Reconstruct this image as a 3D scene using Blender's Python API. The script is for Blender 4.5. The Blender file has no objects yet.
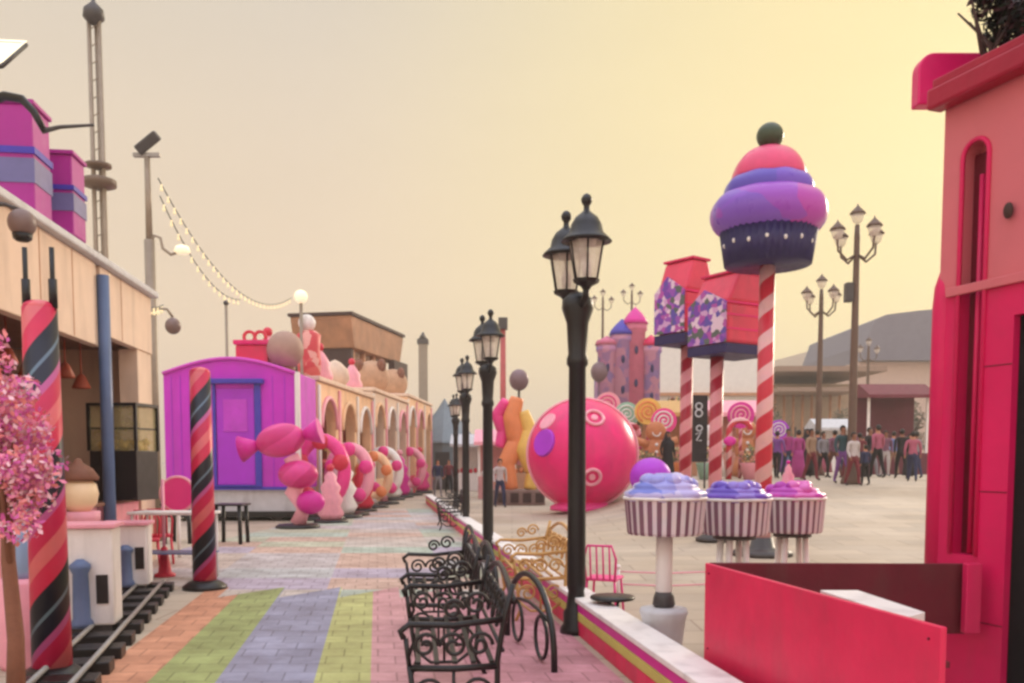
import bpy, bmesh, math, random
from math import sin, cos, pi, radians as R, atan2, sqrt, tan
from mathutils import Vector, Matrix
random.seed(7)
SC = bpy.context.scene
COL = SC.collection
# ---------------------------------------------------------------- camera
F = 900.0; HZ = 461.0; CAMH = 1.6; PIT = R(4.0)
CY = HZ + F*tan(PIT)
cd = bpy.data.cameras.new('camera'); cam = bpy.data.objects.new('camera', cd); COL.objects.link(cam)
cam.location = (0, 0, CAMH); cam.rotation_euler = (pi/2-PIT, 0, 0)
cd.sensor_width = 36; cd.lens = 36*F/1024; cd.shift_y = (CY-341.5)/1024
cd.clip_start = .05; cd.clip_end = 3000
SC.camera = cam
def pt(px, py, Y):
    u = (px-512)/F; v = (CY-py)/F
    dy = v*sin(PIT)+cos(PIT); dz = v*cos(PIT)-sin(PIT)
    return Vector((u*Y/dy, Y, CAMH+dz*Y/dy))
def gx(px, Y): return pt(px, HZ+CAMH*F/Y, Y).x
def zz(py, Y): return pt(512, py, Y).z
def ss(t):
    t = max(0, min(1, t)); return t*t*(3-2*t)
def H(x, y): return 1.0*ss((x-1)/4.5)*ss((y-13)/18)
# ---------------------------------------------------------------- materials
def lin(c):
    def f(v):
        v /= 255; return v/12.92 if v <= .04045 else ((v+.055)/1.055)**2.4
    return (f(c[0]), f(c[1]), f(c[2]), 1)
MATS = {}
def mat(name, c, rough=.55, var=.12, scale=3.0, bump=.08, metal=0, emit=0, spec=.4, grime=.0):
    if name in MATS: return MATS[name]
    m = bpy.data.materials.new(name); m.use_nodes = True; MATS[name] = m
    nt = m.node_tree; N = nt.nodes; L = nt.links; b = N['Principled BSDF']
    b.inputs['Roughness'].default_value = rough; b.inputs['Metallic'].default_value = metal
    b.inputs['Specular IOR Level'].default_value = spec
    tc = N.new('ShaderNodeTexCoord'); n = N.new('ShaderNodeTexNoise')
    n.inputs['Scale'].default_value = scale; n.inputs['Detail'].default_value = 6; n.inputs['Roughness'].default_value = .65
    L.new(tc.outputs['Object'], n.inputs['Vector'])
    r = N.new('ShaderNodeValToRGB'); c4 = lin(c)
    r.color_ramp.elements[0].position = .3; r.color_ramp.elements[1].position = .7
    r.color_ramp.elements[0].color = tuple(v*(1-var) for v in c4[:3])+(1,)
    r.color_ramp.elements[1].color = tuple(min(.95, v*(1+var)) for v in c4[:3])+(1,)
    L.new(n.outputs['Fac'], r.inputs['Fac'])
    out = r.outputs['Color']
    if grime:
        n2 = N.new('ShaderNodeTexNoise'); n2.inputs['Scale'].default_value = scale*.6; n2.inputs['Detail'].default_value = 10
        mp = N.new('ShaderNodeMapping'); mp.inputs['Scale'].default_value = (2.5, 2.5, .5)
        L.new(tc.outputs['Object'], mp.inputs['Vector']); L.new(mp.outputs['Vector'], n2.inputs['Vector'])
        rr = N.new('ShaderNodeValToRGB'); rr.color_ramp.elements[0].position = .5; rr.color_ramp.elements[1].position = .75
        rr.color_ramp.elements[0].color = (0, 0, 0, 1); rr.color_ramp.elements[1].color = (grime,)*3+(1,)
        L.new(n2.outputs['Fac'], rr.inputs['Fac'])
        mx = N.new('ShaderNodeMixRGB'); mx.inputs['Color2'].default_value = lin((92, 74, 66))
        L.new(rr.outputs['Color'], mx.inputs['Fac']); L.new(out, mx.inputs['Color1']); out = mx.outputs['Color']
    L.new(out, b.inputs['Base Color'])
    rv = N.new('ShaderNodeMapRange'); rv.inputs['To Min'].default_value = max(.05, rough-.16); rv.inputs['To Max'].default_value = min(1, rough+.2)
    n4 = N.new('ShaderNodeTexNoise'); n4.inputs['Scale'].default_value = scale*2.3; n4.inputs['Detail'].default_value = 8; L.new(tc.outputs['Object'], n4.inputs['Vector']); L.new(n4.outputs['Fac'], rv.inputs['Value']); L.new(rv.outputs[0], b.inputs['Roughness'])
    if bump:
        bp = N.new('ShaderNodeBump'); bp.inputs['Strength'].default_value = bump; bp.inputs['Distance'].default_value = .02
        n3 = N.new('ShaderNodeTexNoise'); n3.inputs['Scale'].default_value = scale*8; n3.inputs['Detail'].default_value = 4
        L.new(tc.outputs['Object'], n3.inputs['Vector'])
        L.new(n3.outputs['Fac'], bp.inputs['Height']); L.new(bp.outputs['Normal'], b.inputs['Normal'])
    if emit:
        L.new(out, b.inputs['Emission Color']); b.inputs['Emission Strength'].default_value = emit
    return m
def helix(name, stops, turns=1.0, pitch=.5, n=1, rough=.35):
    """painted spiral stripes: stops = [(pos, rgb)] constant ramp"""
    if name in MATS: return MATS[name]
    m = mat(name, (200, 200, 200), rough=rough, bump=.04); nt = m.node_tree; N = nt.nodes; L = nt.links; b = N['Principled BSDF']
    tc = N.new('ShaderNodeTexCoord'); sp = N.new('ShaderNodeSeparateXYZ'); L.new(tc.outputs['Object'], sp.inputs[0])
    def M(op, a, bb=None):
        q = N.new('ShaderNodeMath'); q.operation = op
        for i, v in enumerate((a, bb)):
            if v is None: continue
            if isinstance(v, (int, float)): q.inputs[i].default_value = v
            else: L.new(v, q.inputs[i])
        return q.outputs[0]
    a = M('ARCTAN2', sp.outputs['Y'], sp.outputs['X'])
    v = M('SUBTRACT', M('DIVIDE', sp.outputs['Z'], pitch), M('MULTIPLY', a, n/(2*pi)))
    fr = M('FRACT', M('ADD', v, 100.0))
    r = N.new('ShaderNodeValToRGB'); r.color_ramp.interpolation = 'CONSTANT'
    els = r.color_ramp.elements
    while len(els) < len(stops): els.new(.5)
    for e, (p, c) in zip(els, stops): e.position = p; e.color = lin(c)
    L.new(fr, r.inputs['Fac'])
    nz = N.new('ShaderNodeTexNoise'); nz.inputs['Scale'].default_value = 9; nz.inputs['Detail'].default_value = 6
    L.new(tc.outputs['Object'], nz.inputs['Vector'])
    mx = N.new('ShaderNodeMixRGB'); mx.blend_type = 'MULTIPLY'; mx.inputs['Fac'].default_value = .5
    L.new(r.outputs['Color'], mx.inputs['Color1']); L.new(nz.outputs['Color'], mx.inputs['Color2'])
    hs = N.new('ShaderNodeMixRGB'); hs.inputs['Fac'].default_value = .55
    L.new(mx.outputs['Color'], hs.inputs['Color1']); L.new(r.outputs['Color'], hs.inputs['Color2'])
    L.new(hs.outputs['Color'], b.inputs['Base Color'])
    return m
def radial(name, stops, n=20, rough=.5):
    m = helix(name, stops, n=n, pitch=1e6, rough=rough); return m
def voro(name, cols, scale=4, rough=.5):
    """patches of several paints (mosaic, floral print)"""
    if name in MATS: return MATS[name]
    m = mat(name, (200, 200, 200), rough=rough); nt = m.node_tree; N = nt.nodes; L = nt.links; b = N['Principled BSDF']
    tc = N.new('ShaderNodeTexCoord'); nz = N.new('ShaderNodeTexNoise'); nz.inputs['Scale'].default_value = scale*.8
    L.new(tc.outputs['Object'], nz.inputs['Vector'])
    ad = N.new('ShaderNodeVectorMath'); ad.operation = 'MULTIPLY_ADD'; ad.inputs[1].default_value = (.5/scale*2,)*3
    L.new(nz.outputs['Color'], ad.inputs[0]); L.new(tc.outputs['Object'], ad.inputs[2])
    v = N.new('ShaderNodeTexVoronoi'); v.inputs['Scale'].default_value = scale; L.new(ad.outputs[0], v.inputs['Vector'])
    wn = N.new('ShaderNodeTexWhiteNoise'); L.new(v.outputs['Color'], wn.inputs['Vector'])
    r = N.new('ShaderNodeValToRGB'); r.color_ramp.interpolation = 'CONSTANT'; els = r.color_ramp.elements
    while len(els) < len(cols): els.new(.5)
    for i, (e, c) in enumerate(zip(els, cols)): e.position = i/len(cols); e.color = lin(c)
    L.new(wn.outputs['Value'], r.inputs['Fac']); L.new(r.outputs['Color'], b.inputs['Base Color'])
    return m
def glass(name='glass', c=(230, 225, 210)):
    if name in MATS: return MATS[name]
    m = bpy.data.materials.new(name); m.use_nodes = True; MATS[name] = m; N = m.node_tree.nodes; L = m.node_tree.links
    N.clear(); o = N.new('ShaderNodeOutputMaterial'); mx = N.new('ShaderNodeMixShader'); t = N.new('ShaderNodeBsdfTransparent')
    g = N.new('ShaderNodeBsdfPrincipled'); g.inputs['Base Color'].default_value = lin(c); g.inputs['Roughness'].default_value = .25
    nz = N.new('ShaderNodeTexNoise'); nz.inputs['Scale'].default_value = 6
    rr = N.new('ShaderNodeMapRange'); rr.inputs['To Min'].default_value = .3; rr.inputs['To Max'].default_value = .65
    L.new(nz.outputs['Fac'], rr.inputs['Value']); L.new(rr.outputs[0], mx.inputs[0])
    L.new(t.outputs[0], mx.inputs[1]); L.new(g.outputs[0], mx.inputs[2]); L.new(mx.outputs[0], o.inputs[0])
    return m
# palette
black = mat('black_iron', (15, 11, 13), .38, .3, 12, .15, spec=.5)
dkgrey = mat('dark_grey_metal', (70, 66, 66), .45, .15, 6)
grey = mat('grey_metal', (150, 146, 142), .4, .12, 6, metal=.3)
pgrey = mat('pale_grey_paint', (196, 196, 200), .5, .08, 4, grime=.25)
white = mat('white_paint', (232, 226, 222), .45, .05, 4, grime=.3)
cream = mat('cream_plaster', (226, 200, 178), .75, .07, 1.6, .12, grime=.3)
cream2 = mat('warm_cream_plaster', (240, 198, 158), .75, .08, 1.6, .12, grime=.35)
brown = mat('brown_wood', (128, 84, 66), .7, .2, 5, .2)
tan_ = mat('tan_board', (190, 140, 108), .7, .14, 3, .12, grime=.3)
dbrown = mat('dark_brown_wood', (66, 44, 40), .7, .2, 5)
crimson = mat('crimson_paint', (214, 22, 92), .46, .12, 1.5, .12, grime=.3)
dcrim = mat('dark_and_shaded_crimson', (100, 10, 34), .5, .15, 4, .1, grime=.3)  # dark trim colour; also painted shade on niche back and inner board
salmon = mat('flare_paled_crimson', (208, 108, 118), .5, .06, 1.5, .05, grime=.15)  # tower crimson washed out by lens flare, put into the colour
redbox = mat('red_panel_paint', (216, 38, 84), .45, .14, 2.0, .12, grime=.35)
magenta = mat('magenta_paint', (212, 28, 150), .4, .07, 2, .04, grime=.12)
purple = mat('purple_paint', (198, 42, 196), .45, .12, 1.2, .06, grime=.22)
violet = mat('violet_paint', (170, 44, 200), .4, .09, 2, .04)
blue = mat('deep_blue_paint', (70, 58, 170), .45, .1, 3)
steelb = mat('steel_blue_paint', (92, 112, 150), .4, .1, 3, grime=.3)
lblue = mat('powder_blue_paint', (150, 178, 214), .45, .08, 4, grime=.2)
pink = mat('pink_paint', (232, 60, 142), .35, .08, 2, .04, grime=.1)
hotpink = mat('hot_pink_gloss', (228, 20, 112), .34, .16, 1.0, .06, grime=.25)
lpink = mat('light_pink_paint', (236, 160, 176), .45, .08, 4, grime=.2)
red = mat('red_paint', (206, 44, 72), .42, .1, 4)
gold = mat('gold_paint_and_sunlit_iron', (196, 152, 92), .4, .15, 8, metal=.3)  # gold paint; on the iron bench it stands for sunlight
yellow = mat('yellow_paint', (226, 184, 92), .45, .1, 3)
orange = mat('orange_paint', (224, 134, 84), .45, .1, 3)
navy = mat('navy_paint', (40, 30, 84), .45, .15, 5)
greenm = mat('dark_green_gloss', (54, 66, 44), .35, .15, 5)
mint = mat('mint_paint', (150, 190, 170), .5, .1, 4)
lamplit = mat('frosted_bulb', (255, 240, 205), .4, .03, 4, 0, emit=.55)
bulbm = mat('string_bulb', (255, 236, 190), .4, .03, 4, 0, emit=.4)
frost = glass('lantern_glass', (238, 226, 214))
vitr = glass('cabinet_glass', (180, 170, 120))
# ---------------------------------------------------------------- mesh builder
class MB:
    def __init__(s): s.bm = bmesh.new()
    def _mi(s, fs, mi, sm):
        for f in fs: f.material_index = mi; f.smooth = sm
    def box(s, c, d, rz=0, mi=0, rx=0, ry=0):
        m = Matrix.Translation(c) @ Matrix.Rotation(rz, 4, 'Z') @ Matrix.Rotation(ry, 4, 'Y') @ Matrix.Rotation(rx, 4, 'X') @ Matrix.Diagonal((d[0], d[1], d[2], 1))
        r = bmesh.ops.create_cube(s.bm, size=1, matrix=m)
        s._mi({f for v in r['verts'] for f in v.link_faces}, mi, False); return s
    def bb(s, x0, x1, y0, y1, z0, z1, mi=0):
        return s.box(((x0+x1)/2, (y0+y1)/2, (z0+z1)/2), (abs(x1-x0), abs(y1-y0), abs(z1-z0)), mi=mi)
    def cyl(s, a, b, r0, r1=None, n=16, mi=0, sm=True):
        r1 = r0 if r1 is None else r1; a = Vector(a); b = Vector(b); d = b-a
        q = d.to_track_quat('Z', 'Y').to_matrix().to_4x4()
        m = Matrix.Translation((a+b)/2) @ q
        r = bmesh.ops.create_cone(s.bm, cap_ends=True, segments=n, radius1=r0, radius2=max(r1, 1e-4), depth=d.length, matrix=m)
        for f in {f for v in r['verts'] for f in v.link_faces}:
            f.material_index = mi; f.smooth = sm and len(f.verts) == 4
        return s
    def sph(s, c, r, n=20, mi=0, rot=None):
        if not hasattr(r, '__len__'): r = (r, r, r)
        m = Matrix.Translation(c) @ (rot or Matrix.Identity(4)) @ Matrix.Diagonal((r[0], r[1], r[2], 1))
        q = bmesh.ops.create_uvsphere(s.bm, u_segments=n, v_segments=max(6, n//2+2), radius=1, matrix=m)
        s._mi({f for v in q['verts'] for f in v.link_faces}, mi, True); return s
    def lathe(s, prof, n=32, c=(0, 0, 0), mi=0, sm=True, wob=0, nw=0):
        rings = []
        for r, z in prof:
            ring = []
            for k in range(n):
                a = 2*pi*k/n; rr = r*(1+wob*cos(nw*a)) if wob else r
                ring.append(s.bm.verts.new((c[0]+rr*cos(a), c[1]+rr*sin(a), c[2]+z)))
            rings.append(ring)
        fs = []
        for A, B in zip(rings, rings[1:]):
            for k in range(n): fs.append(s.bm.faces.new((A[k], A[(k+1) % n], B[(k+1) % n], B[k])))
        if prof[0][0] > 1e-3: fs.append(s.bm.faces.new(list(reversed(rings[0]))))
        if prof[-1][0] > 1e-3: fs.append(s.bm.faces.new(rings[-1]))
        s._mi(fs, mi, sm); return s
    def tube(s, pts, r, n=8, closed=False, mi=0):
        P = [Vector(p) for p in pts]; N = len(P); rings = []
        rr = r if hasattr(r, '__len__') else [r]*N
        up = None
        for i in range(N):
            if closed: t = P[(i+1) % N]-P[i-1]
            else: t = P[min(i+1, N-1)]-P[max(i-1, 0)]
            t.normalize()
            if up is None: up = Vector((0, 0, 1)) if abs(t.z) < .9 else Vector((1, 0, 0))
            a = t.cross(up).normalized(); b = a.cross(t).normalized(); up = b
            rings.append([s.bm.verts.new(P[i]+(a*cos(2*pi*k/n)+b*sin(2*pi*k/n))*rr[i]) for k in range(n)])
        fs = []
        rng = range(N if closed else N-1)
        for i in rng:
            A = rings[i]; B = rings[(i+1) % N]
            for k in range(n): fs.append(s.bm.faces.new((A[k], B[k], B[(k+1) % n], A[(k+1) % n])))
        if not closed: fs.append(s.bm.faces.new(rings[0])); fs.append(s.bm.faces.new(list(reversed(rings[-1]))))
        s._mi(fs, mi, True); return s
    def prism(s, poly, a, b, axis='y', mi=0, sm=False):
        """poly (p,q) swept along axis from a to b; p,q = the other two axes"""
        def V(p, q, t): return {'y': (p, t, q), 'x': (t, p, q), 'z': (p, q, t)}[axis]
        A = [s.bm.verts.new(V(p, q, a)) for p, q in poly]; B = [s.bm.verts.new(V(p, q, b)) for p, q in poly]
        fs = [s.bm.faces.new(A), s.bm.faces.new(list(reversed(B)))]; n = len(poly)
        for k in range(n): fs.append(s.bm.faces.new((A[k], B[k], B[(k+1) % n], A[(k+1) % n])))
        s._mi(fs, mi, sm); return s
    def arch(s, x0, x1, zs, zt, y0, y1, axis='y', mi=0, n=12):
        """spandrel over a round-headed opening, from spring line zs to top zt"""
        c = (x0+x1)/2; r = (x1-x0)/2
        pts = [(c-r*cos(pi*k/n), zs+r*sin(pi*k/n)) for k in range(n+1)]
        for p, q in zip(pts, pts[1:]):
            s.prism([(p[0], p[1]), (q[0], q[1]), (q[0], zt), (p[0], zt)], y0, y1, axis, mi)
        return s
    def ring(s, c, R_, r, plane='xz', n=20, m=6, mi=0, sx=1, sz=1, a0=0, a1=2*pi):
        cl = abs(a1-a0-2*pi) < 1e-6; k = n if cl else n+1; pts = []
        for i in range(k):
            a = a0+(a1-a0)*i/n; p, q = R_*cos(a)*sx, R_*sin(a)*sz
            pts.append({'xz': (c[0]+p, c[1], c[2]+q), 'yz': (c[0], c[1]+p, c[2]+q), 'xy': (c[0]+p, c[1]+q, c[2])}[plane])
        return s.tube(pts, r, m, cl, mi)
    def build(s, name, mats, parent=None, bevel=0, loc=(0, 0, 0)):
        bmesh.ops.recalc_face_normals(s.bm, faces=s.bm.faces)
        me = bpy.data.meshes.new(name); s.bm.to_mesh(me); s.bm.free()
        for m in (mats if isinstance(mats, (list, tuple)) else [mats]): me.materials.append(m)
        o = bpy.data.objects.new(name, me); COL.objects.link(o); o.location = loc
        if parent: o.parent = parent
        if bevel:
            b = o.modifiers.new('bevel', 'BEVEL'); b.width = bevel; b.segments = 2; b.limit_method = 'ANGLE'; b.angle_limit = R(50)
        return o
def tag(o, label=None, cat=None, group=None, kind=None):
    for k, v in (('label', label), ('category', cat), ('group', group), ('kind', kind)):
        if v: o[k] = v
    return o
def thing(name, label, cat, loc=(0, 0, 0), rz=0, group=None):
    o = bpy.data.objects.new(name, None); COL.objects.link(o); o.location = loc; o.rotation_euler = (0, 0, rz); o.empty_display_size = .2
    return tag(o, label, cat, group)
KIDS = {}
def copy_tree(o, parent=None):
    c = o.copy(); COL.objects.link(c)
    if parent: c.parent = parent
    for ch in [x for x in bpy.data.objects if x.parent == o]: copy_tree(ch, c)
    return c
def dup(o, loc, rz, label, group=None, sc=1):
    c = copy_tree(o); c.location = loc; c.rotation_euler = (0, 0, rz); c['label'] = label; c.scale = (sc,)*3
    if group: c['group'] = group
    return c
U = -.15                                        # the walkway's drift to the left per metre
# ================================================================ SETTING
def node_math(N, L):
    def M(op, a, b=None, c=None):
        q = N.new('ShaderNodeMath'); q.operation = op
        for i, v in enumerate((a, b, c)):
            if v is None: continue
            if isinstance(v, (int, float)): q.inputs[i].default_value = v
            else: L.new(v, q.inputs[i])
        return q.outputs[0]
    return M
def brick_nodes(N, L, vec, c1, c2, cm, w, h, mortar):
    b = N.new('ShaderNodeTexBrick'); L.new(vec, b.inputs['Vector'])
    b.inputs['Color1'].default_value = c1; b.inputs['Color2'].default_value = c2; b.inputs['Mortar'].default_value = cm
    b.inputs['Scale'].default_value = 1; b.inputs['Mortar Size'].default_value = mortar
    b.inputs['Brick Width'].default_value = w; b.inputs['Row Height'].default_value = h; b.inputs['Mortar Smooth'].default_value = .3
    return b
def ground_mat():
    m = mat('plaza_paving', (206, 190, 168), .8); nt = m.node_tree; N = nt.nodes; L = nt.links; b = N['Principled BSDF']
    g = N.new('ShaderNodeNewGeometry')
    br = brick_nodes(N, L, g.outputs['Position'], lin((202, 186, 164)), lin((188, 174, 156)), lin((160, 142, 126)), 1.2, .6, .012)
    nz = N.new('ShaderNodeTexNoise'); nz.inputs['Scale'].default_value = .35; nz.inputs['Detail'].default_value = 8; L.new(g.outputs['Position'], nz.inputs['Vector'])
    r = N.new('ShaderNodeValToRGB'); r.color_ramp.elements[0].position = .35; r.color_ramp.elements[1].position = .7
    r.color_ramp.elements[0].color = (.60, .55, .50, 1); r.color_ramp.elements[1].color = (.98, .98, .98, 1)
    L.new(nz.outputs['Fac'], r.inputs['Fac'])
    mx = N.new('ShaderNodeMixRGB'); mx.blend_type = 'MULTIPLY'; mx.inputs['Fac'].default_value = .8
    L.new(br.outputs['Color'], mx.inputs['Color1']); L.new(r.outputs['Color'], mx.inputs['Color2'])
    L.new(mx.outputs['Color'], b.inputs['Base Color'])
    return m
mb = MB(); xs = [-400, -120, -60, -30, -12, -6, -3, 0]+[.5*i for i in range(1, 15)]+[8, 10, 13, 17, 25, 40, 80, 150, 400]
ys = [-30, -5, 0, 5, 10, 12]+[13+i for i in range(0, 20)]+[36, 42, 50, 70, 110, 200, 500, 900]
grid = [[mb.bm.verts.new((x, y, H(x, y))) for y in ys] for x in xs]
for i in range(len(xs)-1):
    for j in range(len(ys)-1):
        f = mb.bm.faces.new((grid[i][j], grid[i+1][j], grid[i+1][j+1], grid[i][j+1])); f.smooth = True
tag(mb.build('ground', ground_mat()), kind='structure')

def path_mat():
    m = mat('painted_block_paving', (200, 180, 170), .75); nt = m.node_tree; N = nt.nodes; L = nt.links; b = N['Principled BSDF']; M = node_math(N, L)
    g = N.new('ShaderNodeNewGeometry'); sp = N.new('ShaderNodeSeparateXYZ'); L.new(g.outputs['Position'], sp.inputs[0])
    s = M('ADD', sp.outputs['X'], M('MULTIPLY', M('SUBTRACT', sp.outputs['Y'], 6.49), -U))
    cb = N.new('ShaderNodeCombineXYZ'); L.new(s, cb.inputs['X']); L.new(sp.outputs['Y'], cb.inputs['Y'])
    # bands across
    r = N.new('ShaderNodeValToRGB'); r.color_ramp.interpolation = 'CONSTANT'; els = r.color_ramp.elements
    bands = [(-4.2, (226, 164, 130)), (-2.66, (172, 184, 118)), (-2.16, (164, 164, 186)), (-1.46, (200, 202, 132)), (-1.06, (224, 170, 172)), (-.3, (216, 154, 164))]
    while len(els) < len(bands): els.new(.5)
    for e, (x, c) in zip(els, bands): e.position = (x+5)/7; e.color = lin(c)
    L.new(M('DIVIDE', M('ADD', s, 5), 7), r.inputs['Fac'])
    # pastel patches further on
    sc = N.new('ShaderNodeVectorMath'); sc.operation = 'MULTIPLY'; sc.inputs[1].default_value = (.62, .9, 1); L.new(cb.outputs[0], sc.inputs[0])
    fl = N.new('ShaderNodeVectorMath'); fl.operation = 'FLOOR'; L.new(sc.outputs[0], fl.inputs[0])
    wn = N.new('ShaderNodeTexWhiteNoise'); L.new(fl.outputs[0], wn.inputs['Vector'])
    r2 = N.new('ShaderNodeValToRGB'); r2.color_ramp.interpolation = 'CONSTANT'; els = r2.color_ramp.elements
    pc = [(210, 202, 202), (216, 200, 188), (200, 188, 206), (218, 208, 198), (192, 206, 190), (220, 188, 170), (204, 206, 206), (206, 208, 182)]
    while len(els) < len(pc): els.new(.5)
    for i, (e, c) in enumerate(zip(els, pc)): e.position = i/len(pc); e.color = lin(c)
    L.new(wn.outputs['Value'], r2.inputs['Fac'])
    nzb = N.new('ShaderNodeTexNoise'); nzb.inputs['Scale'].default_value = .9; L.new(g.outputs['Position'], nzb.inputs['Vector'])
    far = M('GREATER_THAN', sp.outputs['Y'], M('ADD', 10.9, M('MULTIPLY', M('SUBTRACT', M('FRACT', M('MULTIPLY', s, 1.4)), .5), .9)))
    mx = N.new('ShaderNodeMixRGB'); L.new(far, mx.inputs['Fac']); L.new(r.outputs['Color'], mx.inputs['Color1']); L.new(r2.outputs['Color'], mx.inputs['Color2'])
    # block joints and per block tone
    br = brick_nodes(N, L, cb.outputs[0], (1, 1, 1, 1), (.8, .79, .78, 1), (.5, .47, .45, 1), .28, .28, .009)
    m2 = N.new('ShaderNodeMixRGB'); m2.blend_type = 'MULTIPLY'; m2.inputs['Fac'].default_value = .75
    L.new(mx.outputs['Color'], m2.inputs['Color1']); L.new(br.outputs['Color'], m2.inputs['Color2'])
    nz = N.new('ShaderNodeTexNoise'); nz.inputs['Scale'].default_value = 1.7; nz.inputs['Detail'].default_value = 9; nz.inputs['Roughness'].default_value = .7
    L.new(g.outputs['Position'], nz.inputs['Vector'])
    r3 = N.new('ShaderNodeValToRGB'); r3.color_ramp.elements[0].position = .3; r3.color_ramp.elements[1].position = .72
    r3.color_ramp.elements[0].color = lin((150, 132, 124)); r3.color_ramp.elements[1].color = (1, 1, 1, 1); L.new(nz.outputs['Fac'], r3.inputs['Fac'])
    m3 = N.new('ShaderNodeMixRGB'); m3.blend_type = 'MULTIPLY'; m3.inputs['Fac'].default_value = .7
    L.new(m2.outputs['Color'], m3.inputs['Color1']); L.new(r3.outputs['Color'], m3.inputs['Color2'])
    L.new(m3.outputs['Color'], b.inputs['Base Color'])
    bp = N.new('ShaderNodeBump'); bp.inputs['Strength'].default_value = .35; bp.inputs['Distance'].default_value = .01
    L.new(br.outputs['Fac'], bp.inputs['Height']); bp.invert = True; L.new(bp.outputs['Normal'], b.inputs['Normal'])
    return m
def lx(c, y): return c+U*(y-6.49)
KX = .80                                       # kerb inner face at y=6.49
mb = MB()
def quad(mb, p): mb.bm.faces.new([mb.bm.verts.new(q) for q in p])
quad(mb, [(lx(-3.1, 0), 0, .005), (lx(KX, 0), 0, .005), (lx(KX, 11), 11, .005), (lx(-3.1, 11), 11, .005)])
quad(mb, [(lx(-3.1, 11), 11, .005), (lx(KX, 11), 11, .005), (lx(KX, 30), 30, .005), (-5.6, 30, .005), (-5.6, 23.4, .005), (-6.2, 13, .005)])
tag(mb.build('walkway', path_mat()), kind='structure')
# painted kerb wall between walkway and plaza
def seg_kerb():
    t = thing('kerb_wall', 'low white topped wall with pink and yellow stripes along the lamp posts', 'kerb', (0, 0, 0))
    y0, y1 = 3.0, 34
    def bar(name, a, b, z0, z1, m):
        q = MB(); q.prism([(lx(a, y0), y0), (lx(b, y0), y0), (lx(b, y1), y1), (lx(a, y1), y1)], z0, z1, 'z'); return q.build(name, m, t, .008)
    bar('coping', .84, 1.10, .30, .345, white)
    bar('stripe', .862, 1.08, .215, .30, magenta); bar('stripe', .858, 1.084, .135, .213, mat('olive_yellow_paint', (196, 186, 96), .5)); bar('stripe', .862, 1.08, .0, .133, redbox)
seg_kerb()
# ================================================================ STREET LANTERNS (black twin)
def lantern_head(root, off, z0, sc=1.0):
    ox, oy = off
    h = MB(); h.lathe([(.03, -.06), (.05, -.03), (.11, 0), (.12, .03)], 8, (ox, oy, z0), sm=False)
    for k in range(6):
        a = pi/6+2*pi*k/6; h.cyl((ox+.105*cos(a), oy+.105*sin(a), z0+.02), (ox+.165*cos(a), oy+.165*sin(a), z0+.36), .009, n=6)
    h.ring((ox, oy, z0+.36), .17, .014, 'xy', 18)
    hd = h.build('lantern', black, root)
    g = MB(); g.lathe([(.09, .03), (.15, .355)], 6, (ox, oy, z0), sm=False); g.build('lantern_glass', frost, hd)
    g = MB(); g.lathe([(.0, .06), (.035, .07), (.045, .13), (.03, .2), (0, .22)], 12, (ox, oy, z0)); g.build('bulb', white, hd)
    c = MB(); c.lathe([(.225, .355), (.21, .375), (.15, .43), (.135, .5), (.10, .56), (.05, .6), (.028, .62), (.026, .66), (.045, .69), (.05, .72), (.03, .755), (0, .77)], 24, (ox, oy, z0))
    c.build('lantern_cap', black, hd)
def make_lamp():
    root = thing('street_lantern', '', 'street lamp', (0, 0, 0), group='black twin lantern posts along the kerb wall')
    p = MB(); p.lathe([(.15, 0), (.15, .05), (.12, .09), (.12, .2), (.095, .24), (.075, .4), (.085, .43), (.088, .46), (.084, 1.2), (.078, 2.45), (.098, 2.48), (.098, 2.53), (.085, 2.57), (.1, 2.85), (.145, 2.98), (.14, 3.06), (.07, 3.12), (.0, 3.13)], 20)
    p.build('post', black, root)
    b = MB()
    for o in ((.055, -.27), (-.09, .27)):
        b.tube([(0, 0, 2.98), (o[0]*.5, o[1]*.5, 3.0), (o[0]*.95, o[1]*.95, 3.04), (o[0], o[1], 3.13)], [.045, .035, .03, .03], 8)
    b.build('arm', black, root)
    for o in ((.055, -.27), (-.09, .27)): lantern_head(root, o, 3.16)
    return root
lamp = make_lamp()
LP = [(576, 8.3, 'nearest black twin lantern post, in front of the giant pink ball'), (488, 14.3, 'second black twin lantern post, right of the ornate benches'),
      (466, 20.3, 'third black lantern post, just left of a taller one'), (456, 31.5, 'farthest and smallest black lantern post by the grey tent')]
for i, (px, y, lab) in enumerate(LP):
    x = gx(px, y)
    if i == 0: o = lamp; o.location = (x, y, 0); o['label'] = lab
    else: o = dup(lamp, (x, y, 0), 0, lab)
lamp.scale = (1, 1, 1.0)
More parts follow.
